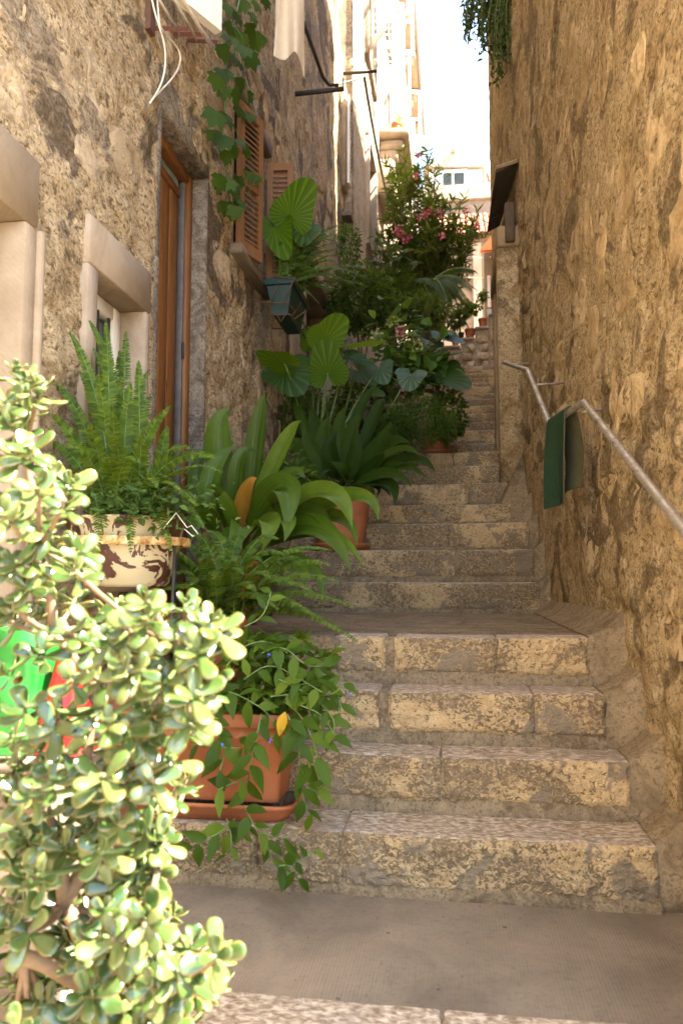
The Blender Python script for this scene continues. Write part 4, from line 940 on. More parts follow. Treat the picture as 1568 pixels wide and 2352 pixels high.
# enamel basin on a stand
bc = V3(-1.155, 2.52, .93); bas = thing('enamel_basin', 'chipped cream enamel basin in a rusty ring stand under the big fern', 'basin', (bc[0], bc[1], .37))
mb = MB(); mb.lathe([(0, 0), (.14, 0), (.152, .012), (.185, .12), (.195, .19), (.203, .225), (.212, .232), (.212, .238), (.2, .238), (.19, .2)], bc, 48); part('basin_body', mb, M['enamel'], bas)
mb = MB(); mb.lathe([(.196, .2), (.001, .215)], bc, 30); part('soil', mb, M['soil'], bas)
mb = MB(); mb.lathe([(.2, .142), (.224, .140), (.226, .150), (.226, .166), (.222, .170), (.2, .168)], bc, 48); part('ring', mb, M['ring'], bas)
for k in range(4):
    a = pi / 4 + k * pi / 2 + .5; mb = MB(); p = bc + V3(.215 * math.cos(a), .215 * math.sin(a), .14); q = V3(bc[0] + .19 * math.cos(a), bc[1] + .19 * math.sin(a), .37 if a > 6 or a < 2.5 else .37); mb.tube([p, q], .006, 6); part('leg', mb, M['iron'], bas)
pts = [P(402, 1196, Y=2.33), P(380, 1232, Y=2.33), P(405, 1206, Y=2.33), P(415, 1220, Y=2.32), P(430, 1205, Y=2.33)]
pts = [P(x, y, Y=2.29) for x, y in ((375, 1215), (405, 1178), (430, 1212), (440, 1207), (455, 1226), (443, 1232), (424, 1215))]; mb = MB(); mb.tube(pts, .0018, 5); solo('wire_hook', mb, M['rod'], 'bent wire hook hanging over the rim of the enamel basin', 'hook')

# ------------------------------------------------------------------ big fern
fb_ = P(285, 1165, Y=2.5); fb_[2] = bc[2] + .21
fern1 = thing('big_fern', 'big upright sword fern growing from the enamel basin', 'fern', fb_)
for (x, y, Yt, bx) in ((205, 735, 2.55, -.05), (243, 740, 2.5, -.03), (160, 762, 2.45, -.1), (318, 828, 2.62, .03), (275, 805, 2.7, .0), (300, 880, 2.4, .02), (182, 850, 2.6, -.1), (130, 880, 2.5, -.1), (118, 950, 2.35, -.12), (225, 860, 2.35, -.04), (345, 905, 2.7, .05), (395, 930, 2.35, .02), (437, 1030, 2.25, .02), (500, 1052, 2.3, .05), (512, 1085, 2.2, .08), (385, 980, 2.55, .06), (260, 930, 2.25, .0), (195, 960, 2.2, -.06), (150, 1030, 2.2, -.1), (330, 980, 2.25, .03), (105, 1010, 2.5, -.15), (215, 800, 2.7, -.05), (290, 760, 2.75, -.02), (170, 830, 2.75, -.08), (250, 1000, 2.15, -.02), (360, 1120, 2.2, .08), (455, 1165, 2.25, .1), (120, 1100, 2.25, -.12), (235, 1060, 2.15, -.05), (310, 1060, 2.15, .02), (340, 850, 2.8, .03), (225, 1290, 2.2, -.05), (300, 1275, 2.2, .0), (395, 1270, 2.25, .08), (470, 1215, 2.3, .12), (415, 1130, 2.2, .1)):
    tip = P(x, y, Y=Yt); L = np.linalg.norm(tip - fb_); b = fb_ + V3(bx * .6 + random.uniform(-.05, .05), random.uniform(-.08, .08), 0); rise = max(0, (tip[2] - b[2])); side = tip - b; side[2] = 0
    ctrl = b + side * (.25 if rise > .25 else .45) + V3(0, 0, rise * .62 + (.06 if rise > .3 else .17))
    frond(fern1, b, ctrl, tip, .036 if L < .35 else .040, M['fern'], int(16 + L * 82), up=nrm(V3(.25, -.9, .35)) if rise > .2 else V3(0, -.25, 1), droop=.15)
# leafy ground cover spilling at the basin's rim
sc_ = thing('small_leaved_creeper', 'small round-leaved creeper spilling over the enamel basin rim', 'plant', P(330, 1195, Y=2.4))
SM = [Tmesh('leaf', ROUND, M['small']), Tmesh('leaf', OVATE, M['small'])]; mats = []
for k in range(900):
    x = random.gauss(330, 70); y = 1200 + random.gauss(-30, 28) - abs(random.gauss(0, 25)) * (k % 2); p = P(x, y, Y=random.uniform(2.26, 2.5)); s_ = random.choice([.018, .022, .026, .03]) if k % 20 else .045
    if y > 1235: continue
    M_ = frame(p, nrm(V3(random.gauss(0, 1), random.gauss(-.3, 1), random.gauss(.2, .6))), nrm(V3(random.gauss(0, .5), -.6, .8)), s_)
    if len([0 for m_ in mats]) >= 0 and k < 110: inst_part('leaf', SM[k % 2], M_, sc_)
    else: mats.append(M_)
mb = MB(); mb.inst(OVATE, np.array(mats)); part('foliage', mb, M['small'], sc_, kind='stuff')

# ------------------------------------------------------------------ second fern
f2 = P(520, 1440, Y=2.88); f2[2] = .80
fern2 = thing('spreading_fern', 'spreading sword fern arching over the trough beside the landing', 'fern', f2)
for (x, y, Yt) in ((432, 1232, 2.75), (350, 1275, 2.6), (560, 1235, 2.95), (505, 1240, 3.), (640, 1238, 2.9), (600, 1290, 2.6), (655, 1275, 2.8), (760, 1300, 2.75), (765, 1265, 2.8), (700, 1290, 2.9), (815, 1395, 2.6), (822, 1475, 2.55), (380, 1330, 2.5), (300, 1255, 2.55), (460, 1290, 2.55), (520, 1300, 2.5), (560, 1320, 2.45), (720, 1360, 2.6), (735, 1420, 2.6), (410, 1260, 2.9), (470, 1225, 2.95), (340, 1370, 2.5), (620, 1330, 2.5), (670, 1345, 2.55), (490, 1330, 2.42), (430, 1350, 2.45), (590, 1365, 2.4), (785, 1340, 2.7), (700, 1400, 2.5), (640, 1400, 2.45), (380, 1290, 2.75)):
    tip = P(x, y, Y=Yt); b = f2 + V3(random.uniform(-.07, .07), random.uniform(-.08, .06), -.02); side = tip - b; rise = max(0, tip[2] - b[2]); side[2] = 0
    ctrl = b + side * .42 + V3(0, 0, rise * .75 + .15)
    frond(fern2, b, ctrl, tip, .042, M['fern'], int(14 + np.linalg.norm(tip - b) * 80), up=nrm(V3(.1, -.6, .8)), droop=.2)

# ------------------------------------------------------------------ aspidistras
def aspi(root, base, specs, mat, dead=()):
    for i, (c, t, wpx, Yc, Yt, mt) in enumerate(specs):
        cc = P(*c, Y=Yc); tt = P(*t, Y=Yt); b = base + V3(random.uniform(-.05, .05), random.uniform(-.05, .05), 0)
        pts = bez(b, 2 * cc - .5 * (b + tt), tt, 22); mb = MB(); upv = nrm(TOCAM(cc) + V3(0, 0, .5) + rnd3(.12)); blade(mb, pts, wpx / FPX * Yc / 2 * .78, upv, .4); part('leaf', mb, M[mt] if mt else mat, root)
ab = V3(-1.07, 3.55, 1.03); asp1 = thing('bright_aspidistra', 'bright broad-leaved aspidistra between the door and the stairs', 'plant', ab)
aspi(asp1, ab, [((500, 1040), (530, 938), 86, 3.5, 3.5, None), ((585, 1030), (610, 903), 60, 3.5, 3.45, None), ((635, 1050), (692, 968), 50, 3.45, 3.4, None), ((480, 1120), (545, 1020), 66, 3.4, 3.5, None), ((545, 1080), (590, 1040), 50, 3.35, 3.4, 'asp'),
    ((560, 1150), (590, 1098), 50, 3.3, 3.25, 'dead'), ((640, 1128), (654, 1232), 104, 3.2, 3.05, None), ((715, 1140), (808, 1215), 92, 3.2, 3.05, None), ((770, 1150), (868, 1196), 64, 3.25, 3.1, None), ((640, 1200), (652, 1245), 70, 3.15, 3.0, None), ((700, 1210), (806, 1312), 84, 3.2, 3.0, None),
    ((720, 1225), (834, 1300), 50, 3.25, 3.1, None), ((655, 1290), (700, 1345), 84, 3.1, 2.95, None), ((640, 1115), (700, 1100), 60, 3.5, 3.45, None), ((500, 1140), (470, 1160), 50, 3.2, 3.1, None), ((520, 1160), (455, 1135), 44, 3.25, 3.2, None), ((560, 1210), (520, 1290), 80, 3.1, 2.95, None), ((610, 1200), (600, 1270), 80, 3.1, 2.95, None), ((470, 1190), (440, 1250), 70, 3.2, 3.05, None), ((690, 1180), (760, 1250), 70, 3.3, 3.1, None), ((740, 1190), (820, 1255), 56, 3.3, 3.15, None), ((590, 1120), (560, 1060), 60, 3.6, 3.6, None), ((690, 1290), (735, 1390), 40, 3.1, 2.95, None), ((540, 1230), (500, 1330), 70, 3.15, 3.0, None), ((450, 1120), (490, 1020), 50, 3.6, 3.65, None)], M['asp'])
ad = pc + V3(0, 0, .42); asp2 = thing('dark_aspidistra', 'dark green aspidistra in the round terracotta pot', 'plant', ad)
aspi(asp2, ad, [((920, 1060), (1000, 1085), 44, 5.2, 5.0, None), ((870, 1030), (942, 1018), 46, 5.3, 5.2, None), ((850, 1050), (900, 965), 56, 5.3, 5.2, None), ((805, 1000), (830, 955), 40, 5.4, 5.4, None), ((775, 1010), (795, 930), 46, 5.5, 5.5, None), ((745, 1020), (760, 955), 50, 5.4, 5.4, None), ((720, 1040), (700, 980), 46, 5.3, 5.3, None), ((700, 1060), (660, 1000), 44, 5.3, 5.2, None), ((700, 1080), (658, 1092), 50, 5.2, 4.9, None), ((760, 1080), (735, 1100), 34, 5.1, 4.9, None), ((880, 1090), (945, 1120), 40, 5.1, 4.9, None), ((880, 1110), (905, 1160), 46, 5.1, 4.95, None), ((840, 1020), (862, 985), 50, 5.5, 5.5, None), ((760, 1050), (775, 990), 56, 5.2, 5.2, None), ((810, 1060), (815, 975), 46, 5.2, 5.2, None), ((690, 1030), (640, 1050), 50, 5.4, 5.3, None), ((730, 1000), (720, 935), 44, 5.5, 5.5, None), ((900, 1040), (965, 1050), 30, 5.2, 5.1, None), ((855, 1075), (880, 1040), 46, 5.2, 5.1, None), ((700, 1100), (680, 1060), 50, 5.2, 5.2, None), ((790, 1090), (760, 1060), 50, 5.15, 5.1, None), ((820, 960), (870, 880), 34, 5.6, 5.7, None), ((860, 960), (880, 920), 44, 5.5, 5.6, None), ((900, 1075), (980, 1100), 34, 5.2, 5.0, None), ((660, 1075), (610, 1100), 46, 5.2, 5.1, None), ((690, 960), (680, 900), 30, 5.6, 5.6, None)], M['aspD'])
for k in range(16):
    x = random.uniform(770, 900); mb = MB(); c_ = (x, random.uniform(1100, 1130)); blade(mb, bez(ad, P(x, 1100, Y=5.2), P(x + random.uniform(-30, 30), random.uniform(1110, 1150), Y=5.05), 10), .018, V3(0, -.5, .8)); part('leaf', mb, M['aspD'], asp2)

# ------------------------------------------------------------------ elephant ears and hydrangea
HT = [heart_T(seed=s_, cup=cu, rip=.006) for s_, cu in ((0, .1), (2, .25), (4, -.1))]
HM = {m: [Tmesh('leaf', T, M[m]) for T in HT] for m in ('alo', 'aloD', 'aloB')}
def ear(root, base, att, tip, Y, Yt, m, var=0, nfac=(.6, .5), sx=1.):
    a = P(*att, Y=Y); t = P(*tip, Y=Yt); f = t - a; L = np.linalg.norm(f)
    nn = nrm(TOCAM(a) * nfac[0] + V3(0, 0, 1) * nfac[1] + rnd3(.05)); inst_part('leaf', HM[m][var], frame(a, f, nn, (L * sx, L, L)), root)
    mb = MB(); mb.tube(bez(base, base * .4 + a * .6 + V3(0, 0, .08) - nrm(f) * .03, a, 9), np.linspace(.011, .006, 9), 6); part('leaf_stalk', mb, M['stem'], root)
eb = P(720, 1010, Y=6.0); eb[2] = 1.75; ee = thing('elephant_ear_plant', 'elephant ear plant with big ribbed leaves behind the dark aspidistra', 'plant', eb)
for a, t, Y, Yt, m, v, nf, sx in (((745, 785), (792, 722), 5.9, 5.85, 'alo', 0, (.9, -.15), 1.25), ((752, 860), (745, 778), 5.7, 5.65, 'alo', 0, (.9, -.2), 1.3), ((655, 838), (577, 808), 5.4, 5.3, 'alo', 2, (.35, -.8), 1.15), ((655, 850), (690, 905), 5.5, 5.45, 'aloD', 1, (.8, .3), 1.7), ((800, 800), (882, 788), 6.0, 5.8, 'alo', 2, (.3, .8), 1.2), ((800, 820), (852, 835), 5.9, 5.85, 'aloB', 1, (.6, .7), .9), ((872, 845), (884, 880), 6.1, 6.03, 'aloB', 1, (.85, .5), 1.5), ((944, 860), (935, 895), 6.2, 6.12, 'aloB', 1, (.85, .5), 1.7), ((715, 790), (700, 750), 6.2, 6.2, 'alo', 0, (.8, .1), 1.3), ((845, 905), (880, 905), 6.0, 5.9, 'aloD', 1, (.5, .8), 1.2), ((820, 850), (870, 880), 6.3, 6.2, 'aloD', 0, (.6, .6), 1.2)): ear(ee, eb + V3(random.uniform(-.1, .35) if a[0] > 780 else 0, 0, 0), a, t, Y, Yt, m, v, nf, sx)
for k in range(14):                                          # thin sedge blades at its foot
    mb = MB(); x = random.uniform(600, 760); blade(mb, bez(P(x, 1000, Y=6.), P(x + random.uniform(-20, 20), 860, Y=6.), P(x + random.uniform(-60, 60), random.uniform(870, 950), Y=5.8), 10), .008, V3(0, -.5, .8), prof=lambda u: 1 - u * .8); part('blade', mb, M['bush'], ee)
eb2 = P(1000, 900, Y=7.2); eb2[2] = 2.3; e2 = thing('dark_elephant_ear', 'dark elephant ear with pointed leaves overhanging the upper steps', 'plant', eb2)
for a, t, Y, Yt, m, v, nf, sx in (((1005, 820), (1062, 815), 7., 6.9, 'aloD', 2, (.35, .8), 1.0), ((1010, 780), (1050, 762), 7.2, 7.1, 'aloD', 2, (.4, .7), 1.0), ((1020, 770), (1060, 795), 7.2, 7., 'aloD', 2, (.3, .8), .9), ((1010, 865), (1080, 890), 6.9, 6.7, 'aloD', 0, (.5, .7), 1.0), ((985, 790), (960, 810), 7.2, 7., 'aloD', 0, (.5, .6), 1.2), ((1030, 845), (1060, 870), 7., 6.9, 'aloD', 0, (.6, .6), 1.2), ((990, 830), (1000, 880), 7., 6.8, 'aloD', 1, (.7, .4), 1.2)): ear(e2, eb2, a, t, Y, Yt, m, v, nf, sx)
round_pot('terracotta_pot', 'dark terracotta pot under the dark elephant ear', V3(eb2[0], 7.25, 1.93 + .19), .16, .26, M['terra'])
def bushmass(mb, c, rad, n, T, size, seed, shell=.35, flat=0.):
    rg = np.random.default_rng(seed); d = rg.normal(size=(n, 3)); d /= np.linalg.norm(d, axis=1)[:, None]
    r = rg.uniform(shell, 1, n)**.6 * (1 + .5 * fbm(d[:, 0] * 2 + seed, d[:, 1] * 2 + d[:, 2] * 2, seed)); p = np.array(c) + d * r[:, None] * np.array(rad); mats = []
    for i in range(n):
        f = nrm(d[i] * .7 + rg.normal(size=3) * .6); mats.append(frame(p[i], f, nrm(V3(0, -.2, 1) + rg.normal(size=3) * .5), size * rg.uniform(.6, 1.25)))
    mb.inst(T, np.array(mats)); return p
hy = P(930, 830, Y=7.0); hyd = thing('hydrangea_bush', 'hydrangea bush with pink and greenish flower heads beside the stairs', 'bush', V3(hy[0], 7.0, 2.1))
HYM = Tmesh('leaf', BROAD, M['hyd']); rg = np.random.default_rng(5); mats = []
for k in range(420):
    x = rg.normal(930, 42); y = rg.normal(830, 48); p = P(x, y, Y=rg.uniform(6.6, 7.3)); M_ = frame(p, nrm(V3(rg.normal(0, .8), -.5 + rg.normal(0, .5), -.1 + rg.normal(0, .4))), nrm(V3(rg.normal(0, .4), -.4, 1.)), rg.uniform(.08, .14))
    if k < 150: inst_part('leaf', HYM, M_, hyd)
    else: mats.append(M_)
mb = MB(); mb.inst(BROAD, np.array(mats)); part('foliage', mb, M['hyd'], hyd, kind='stuff')
for (x, y, m, r) in ((921, 762, 'palepink', .045), (916, 897, 'palepink', .06), (942, 780, 'lime_petal', .06), (958, 795, 'lime_petal', .06), (868, 775, 'lime_petal', .06), (900, 740, 'lime_petal', .05)):
    mb = MB(); c = P(x, y, Y=6.75); bushmass(mb, c, (r, r, r * .9), 90, ROUND, .03, int(x), .75); part('flower_head', mb, M[m], hyd)
for k in range(5): 
    mb = MB(); mb.tube(bez(V3(hy[0] + random.uniform(-.1, .1), 7., 2.1), P(930, 880, Y=7), P(random.uniform(870, 990), random.uniform(760, 850), Y=7.), 6), .008, 5); part('stem', mb, M['twig'], hyd)
# feathery ground plants on the steps
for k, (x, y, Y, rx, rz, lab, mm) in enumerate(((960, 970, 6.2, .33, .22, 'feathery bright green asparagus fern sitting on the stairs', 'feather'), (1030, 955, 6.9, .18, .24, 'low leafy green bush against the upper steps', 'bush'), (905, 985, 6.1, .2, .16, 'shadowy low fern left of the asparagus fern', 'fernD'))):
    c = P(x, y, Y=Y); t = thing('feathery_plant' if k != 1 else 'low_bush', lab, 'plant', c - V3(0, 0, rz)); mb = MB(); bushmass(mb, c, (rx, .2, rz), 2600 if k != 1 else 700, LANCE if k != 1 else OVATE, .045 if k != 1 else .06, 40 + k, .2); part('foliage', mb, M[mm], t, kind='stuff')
    mb = MB(); mb.tube([c - V3(0, 0, rz), c], .01, 5); part('stem', mb, M['twig'], t)
sl = MB(); a = P(860, 932, Y=6.5); b = P(960, 930, Y=6.5); sl.box((a[0] - .2, 6.45, a[2] - .02), (b[0], 6.75, a[2]), bev=.005); shf = thing('plank_shelf', 'narrow plank shelf behind the feathery plants', 'shelf', V3(a[0], 6.6, a[2] - .5)); part('board', sl, M['greywood'], shf)
for x in (a[0] - .1, b[0] - .1): k0 = MB(); k0.box((x, 6.5, a[2] - .75), (x + .04, 6.7, a[2] - .021)); part('leg', k0, M['greywood'], shf, smooth=False)
# ------------------------------------------------------------------ dark shrubs, palms and the oleander
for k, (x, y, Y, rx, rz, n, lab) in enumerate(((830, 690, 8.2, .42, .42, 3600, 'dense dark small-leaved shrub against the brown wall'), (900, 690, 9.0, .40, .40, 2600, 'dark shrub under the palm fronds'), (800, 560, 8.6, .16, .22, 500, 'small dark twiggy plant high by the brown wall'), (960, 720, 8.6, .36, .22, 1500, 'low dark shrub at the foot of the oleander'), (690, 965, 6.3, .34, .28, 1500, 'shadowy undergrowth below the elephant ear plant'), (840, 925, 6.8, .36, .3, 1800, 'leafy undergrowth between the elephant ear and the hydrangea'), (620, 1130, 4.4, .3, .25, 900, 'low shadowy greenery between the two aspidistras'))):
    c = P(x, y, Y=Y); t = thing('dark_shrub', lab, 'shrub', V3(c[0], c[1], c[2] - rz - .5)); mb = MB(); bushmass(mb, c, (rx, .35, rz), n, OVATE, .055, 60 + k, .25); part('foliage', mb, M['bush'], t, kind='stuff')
    for j in range(4): mb = MB(); mb.tube([V3(c[0], c[1], c[2] - rz - .5), c + V3(random.uniform(-.2, .2), 0, random.uniform(-.1, .2))], [.014, .005], 5); part('stem', mb, M['twig'], t)
def palm(label, bpx, Y, tips, n, L):
    b = P(*bpx, Y=Y); t = thing('palm', label, 'palm', b - V3(0, 0, .5))
    k0 = MB(); k0.tube([b - V3(0, 0, .9), b], [.07, .05], 8); part('trunk', k0, M['twig'], t)
    for (x, y, Yt) in tips:
        tip = P(x, y, Y=Yt); side = tip - b; rise = max(0, side[2]); side[2] = 0; pts = bez(b, b + side * .4 + V3(0, 0, rise * .8 + .2), tip, n + 2); mb = MB(); mb.tube(pts[::2], np.linspace(.010, .003, len(pts[::2])), 5, 1, cap=False); mats = []; tg = np.gradient(pts, axis=0)
        for i in range(3, n + 1):
            tt = nrm(tg[i]); s_ = nrm(np.cross(tt, V3(.1, -.5, .8))); u = i / n
            for sg in (-1, 1): mats.append(frame(pts[i], nrm(sg * s_ * .8 + tt * .75 - V3(0, 0, .15)), V3(0, -.4, 1), (L * .28, L * (1 - .55 * u) * min(1, u * 3), L)))
        mb.inst(LANCE, np.array(mats)); part('frond', mb, [M['palm'], M['stem']], t)
palm('feather palm with upright fronds in front of the oleander', (900, 700, ), 9.2, ((860, 545, 9.), (885, 560, 9.), (960, 600, 8.9), (925, 590, 8.8), (845, 600, 9.1), (990, 640, 8.8), (870, 575, 8.9), (940, 570, 8.9), (905, 560, 8.8)), 44, .26)
palm('feather palm with drooping fronds over the upper stairs', (985, 660), 10., ((1085, 660, 9.6), (1075, 700, 9.6), (1050, 715, 9.5), (1085, 620, 9.9), (1010, 720, 9.5), (1040, 640, 9.9), (1065, 680, 9.5), (1030, 700, 9.4), (1060, 640, 9.7)), 46, .28)
ob = V3(P(985, 700, Y=11.6)[0], 11.6, 4.1); ole = thing('oleander_tree', 'tall oleander with narrow leaves and pink flowers at the head of the stairs', 'tree', ob)
k0 = MB(); mats = []; tipl = []; rg = np.random.default_rng(8)
sp = [(935, 345), (915, 370), (960, 395), (985, 350), (1000, 400), (900, 410), (940, 430), (975, 450), (1010, 440), (1040, 460), (1060, 480), (905, 460), (890, 510), (930, 500), (965, 510), (1000, 500), (1030, 520), (1065, 530), (1085, 545), (1050, 560), (890, 560), (925, 555), (960, 570), (1000, 560), (940, 610), (980, 620), (915, 640), (960, 660), (1000, 660), (990, 590), (950, 540), (1080, 510), (1010, 480), (920, 420), (960, 360), (880, 440), (900, 385), (885, 600), (985, 530), (1020, 540)]
for (x, y) in sp:
    Y = rg.uniform(11., 12.2); tip = P(x + rg.normal(0, 6), y, Y=Y); tipl.append(tip); mid = ob * .45 + tip * .55 + V3(0, 0, .25); pts = bez(ob + V3(rg.normal(0, .06), rg.normal(0, .06), 0), mid, tip, 14); k0.tube(pts, np.linspace(.022, .006, 14), 5, cap=False); tg = np.gradient(pts, axis=0)
    for i in range(6, 14):
        nl = 8 if i < 12 else 11
        for j in range(nl):
            a = rg.uniform(0, 2 * pi); tt = nrm(tg[i]); s_ = nrm(np.cross(tt, V3(math.cos(a), math.sin(a), .2))); mats.append(frame(pts[i] + rg.normal(0, .015, 3), nrm(s_ + tt * rg.uniform(.2, .9)), nrm(V3(0, 0, 1) + rg.normal(0, .4, 3)), rg.uniform(.12, .19)))
    for sb in range(8):                                      # side shoots
        q = pts[rg.integers(7, 13)]; e = q + rg.normal(0, .17, 3) + V3(0, -.02, .1); k0.tube([q, e], [.006, .003], 4, cap=False)
        for j in range(14): a = rg.normal(0, 1, 3); mats.append(frame(q + (e - q) * rg.uniform(.3, 1), nrm(a + V3(0, 0, .5)), nrm(V3(0, 0, 1) + rg.normal(0, .5, 3)), rg.uniform(.11, .18)))
part('trunk', k0, M['twig'], ole); mb = MB(); mb.inst(LANCE, np.array(mats)); part('crown', mb, M['ole'], ole, kind='stuff')
for i, (x, y, r) in enumerate(((955, 405, .06), (985, 485, .09), (1008, 492, .07), (965, 500, .08), (915, 525, .08), (925, 540, .07), (940, 545, .06), (930, 552, .05), (1015, 542, .06), (1070, 485, .05), (1095, 520, .05), (962, 355, .05), (975, 492, .06), (910, 535, .05))):
    mb = MB(); c = P(x, y, Y=11.); bushmass(mb, c, (r * .8, r * .8, r * .6), 30, ROUND, .038, 200 + i, .4); part('flower_cluster', mb, M['pink'], ole)

# ------------------------------------------------------------------ window box
wc = P(640, 680, X=XL + .25); Yw = P(600, 650, X=XL + .06)[1]
bx0, bx1 = P(600, 640, Y=Yw), P(668, 645, Y=Yw); cz = bx0[2]
pl = thing('window_planter', 'dark green plastic planter hung in a wire basket under the brown window', 'planter', ((bx0[0] + bx1[0]) / 2, Yw + .2, cz - .3))
mb = MB(); x0, x1 = bx0[0] + .02, bx1[0] + .02; G = []
for (ins, z) in ((.06, -.26), (.055, -.255), (.02, -.06), (.018, -.05), (0, -.045), (0, 0), (.015, 0), (.02, -.03)): G.append([(x0 + ins, Yw + ins, cz + z), (x1 - ins, Yw + ins, cz + z), (x1 - ins, Yw + .55 - ins, cz + z), (x0 + ins, Yw + .55 - ins, cz + z), (x0 + ins, Yw + ins, cz + z)])
mb.grid(np.array(G), flip=False); mb.add(G[0][:4], [(0, 3, 2, 1)]); part('pot_body', mb, M['planter'], pl, smooth=False)
mb = MB(); mb.add([(x0 + .02, Yw + .02, cz - .03), (x1 - .02, Yw + .02, cz - .03), (x1 - .02, Yw + .53, cz - .03), (x0 + .02, Yw + .53, cz - .03)], [(0, 1, 2, 3)]); part('soil', mb, M['soil'], pl, smooth=False)
wk = thing('wire_basket', 'rusty wire basket bracket carrying the dark green planter', 'basket', (XL + .2, Yw + .2, cz - .36)); e = .012
def wire(name, pts): k0 = MB(); k0.tube(pts, .0045, 5); part(name, k0, M['rust'], wk)
wire('top_wire', [(XL, Yw - e, cz + .04), (x0 - e, Yw - e, cz + .02), (x1 + e, Yw - e, cz - .02), (x1 + e, Yw + .56, cz - .02), (XL, Yw + .56, cz + .03)])
wire('middle_wire', [(XL, Yw - e, cz - .17), (x0, Yw - e, cz - .18), (x1 - .03, Yw - e, cz - .2), (x1 - .01, Yw + .56, cz - .2), (XL, Yw + .56, cz - .18)])
wire('bottom_wire', [(x0 + .02, Yw - e, cz - .28), (x1 - .02, Yw - e, cz - .28), (x1 - .02, Yw + .56, cz - .28)])
wire('scroll_wire', [(x0 + .1, Yw - e, cz - .28), (x0 + .13, Yw - e, cz - .33), (x0 + .17, Yw - e, cz - .275), (x0 + .2, Yw - e, cz - .285)])
wire('scroll_wire', [(x1 - .02, Yw + .1, cz - .28), (x1 + .07, Yw + .1, cz - .22), (x1 + .03, Yw + .12, cz - .15), (x1 - .03, Yw + .1, cz - .25)])
wire('zigzag_wire', [(x1 + e, Yw - e, cz - .02), (x1 - .08, Yw - e, cz - .2), (x0 + .12, Yw - e, cz - .02), (x0 + .05, Yw - e, cz - .2)])
wb = V3((x0 + x1) / 2, Yw + .12, cz - .02)
we = thing('window_elephant_ear', 'single big upright elephant ear leaf in the window planter', 'plant', wb); ear(we, wb, (668, 498), (714, 408), Yw + .1, Yw + .05, 'alo', 0, (.9, -.1), 1.12); ear(we, wb, (632, 520), (655, 590), Yw + .1, Yw, 'alo', 1, (.8, .2), .9); ear(we, wb, (700, 520), (690, 560), Yw + .2, Yw + .1, 'aloD', 1, (.8, .2), 1.3)
wf_ = thing('window_fern', 'sword fern arching out of the window planter', 'fern', wb + V3(.02, .15, 0))
for (x, y, dY) in ((722, 470, .2), (690, 520, .1), (640, 560, -.05), (625, 590, -.05), (660, 545, 0.), (805, 545, .35), (830, 615, .3), (815, 570, .5), (790, 520, .4), (770, 600, .2), (845, 640, .5), (800, 650, .4), (740, 530, .25), (700, 560, .0), (760, 640, .3), (780, 560, .6), (840, 590, .6), (735, 700, .2), (690, 590, -.05), (650, 600, -.08), (755, 560, .4), (820, 660, .4), (700, 535, .1), (745, 590, .1), (790, 590, .3), (810, 625, .2), (720, 620, .05), (675, 560, .0), (765, 670, .2), (640, 575, .0), (850, 660, .4), (780, 540, .3), (710, 590, .1), (735, 560, .2)):
    tip = P(x, y, Y=Yw + .1 + dY); b = wb + V3(random.uniform(-.06, .08), random.uniform(-.05, .3), 0); side = tip - b; rise = max(0, side[2]); side[2] = 0; frond(wf_, b, b + side * .4 + V3(0, 0, rise * .8 + .15), tip, .052, M['fern'], int(14 + 60 * np.linalg.norm(tip - b)), up=nrm(V3(.1, -.6, .8)), droop=.25)

# ------------------------------------------------------------------ climbing vine on the wall
vb = P(500, 560, X=XL + .03); vine = thing('climbing_vine', 'five-lobed vine trailing down the wall between door and brown shutters', 'vine', P(520, 500, X=XL + .03)); LT = lobed_T(); LMs = Tmesh('leaf', LT, M['ivy'])
main = [P(x, y, X=XL + .05) for x, y in ((565, -60), (535, 60), (520, 130), (520, 200), (515, 270), (510, 330), (520, 400), (530, 470), (540, 495))]; mb = MB(); mb.tube(main, .005, 6); part('vine_stem', mb, M['stem'], vine)
rg = np.random.default_rng(3)
for (x, y, s_) in ((560, 5, .1), (590, 10, .1), (530, 20, .11), (610, 0, .1), (525, 55, .1), (555, 80, .12), (590, 90, .12), (530, 85, .11), (510, 110, .11), (560, 110, .12), (600, 85, .1), (575, 130, .12), (590, 150, .1), (545, 140, .11), (515, 165, .12), (498, 180, .11), (550, 185, .1), (565, 215, .11), (540, 210, .11), (515, 205, .09), (495, 262, .13), (520, 268, .12), (550, 250, .1), (570, 262, .11), (585, 268, .09), (490, 305, .1), (515, 318, .11), (535, 340, .1), (520, 352, .1), (550, 325, .09), (565, 345, .09), (505, 410, .11), (525, 415, .11), (550, 410, .09), (570, 400, .1), (590, 405, .08), (535, 425, .1), (520, 470, .1), (540, 480, .09), (555, 465, .09), (530, 490, .08), (545, 452, .09), (500, 425, .09), (575, 60, .1), (545, 35, .1), (580, 35, .1)):
    p = P(x, y, X=XL + .05 + rg.uniform(0, .09)); inst_part('leaf', LMs, frame(p, nrm(V3(rg.normal(.1, .3), rg.normal(0, .4), -.8)), nrm(V3(.7, -.7, .35) + rg.normal(0, .2, 3)), s_ * .8), vine)
    q = min(main, key=lambda m_: np.linalg.norm(m_ - p)); mb = MB(); mb.tube(bez(q, (p + q) / 2 + V3(.03, 0, .03), p, 5), .0016, 4); part('leaf_stalk', mb, M['stem'], vine)
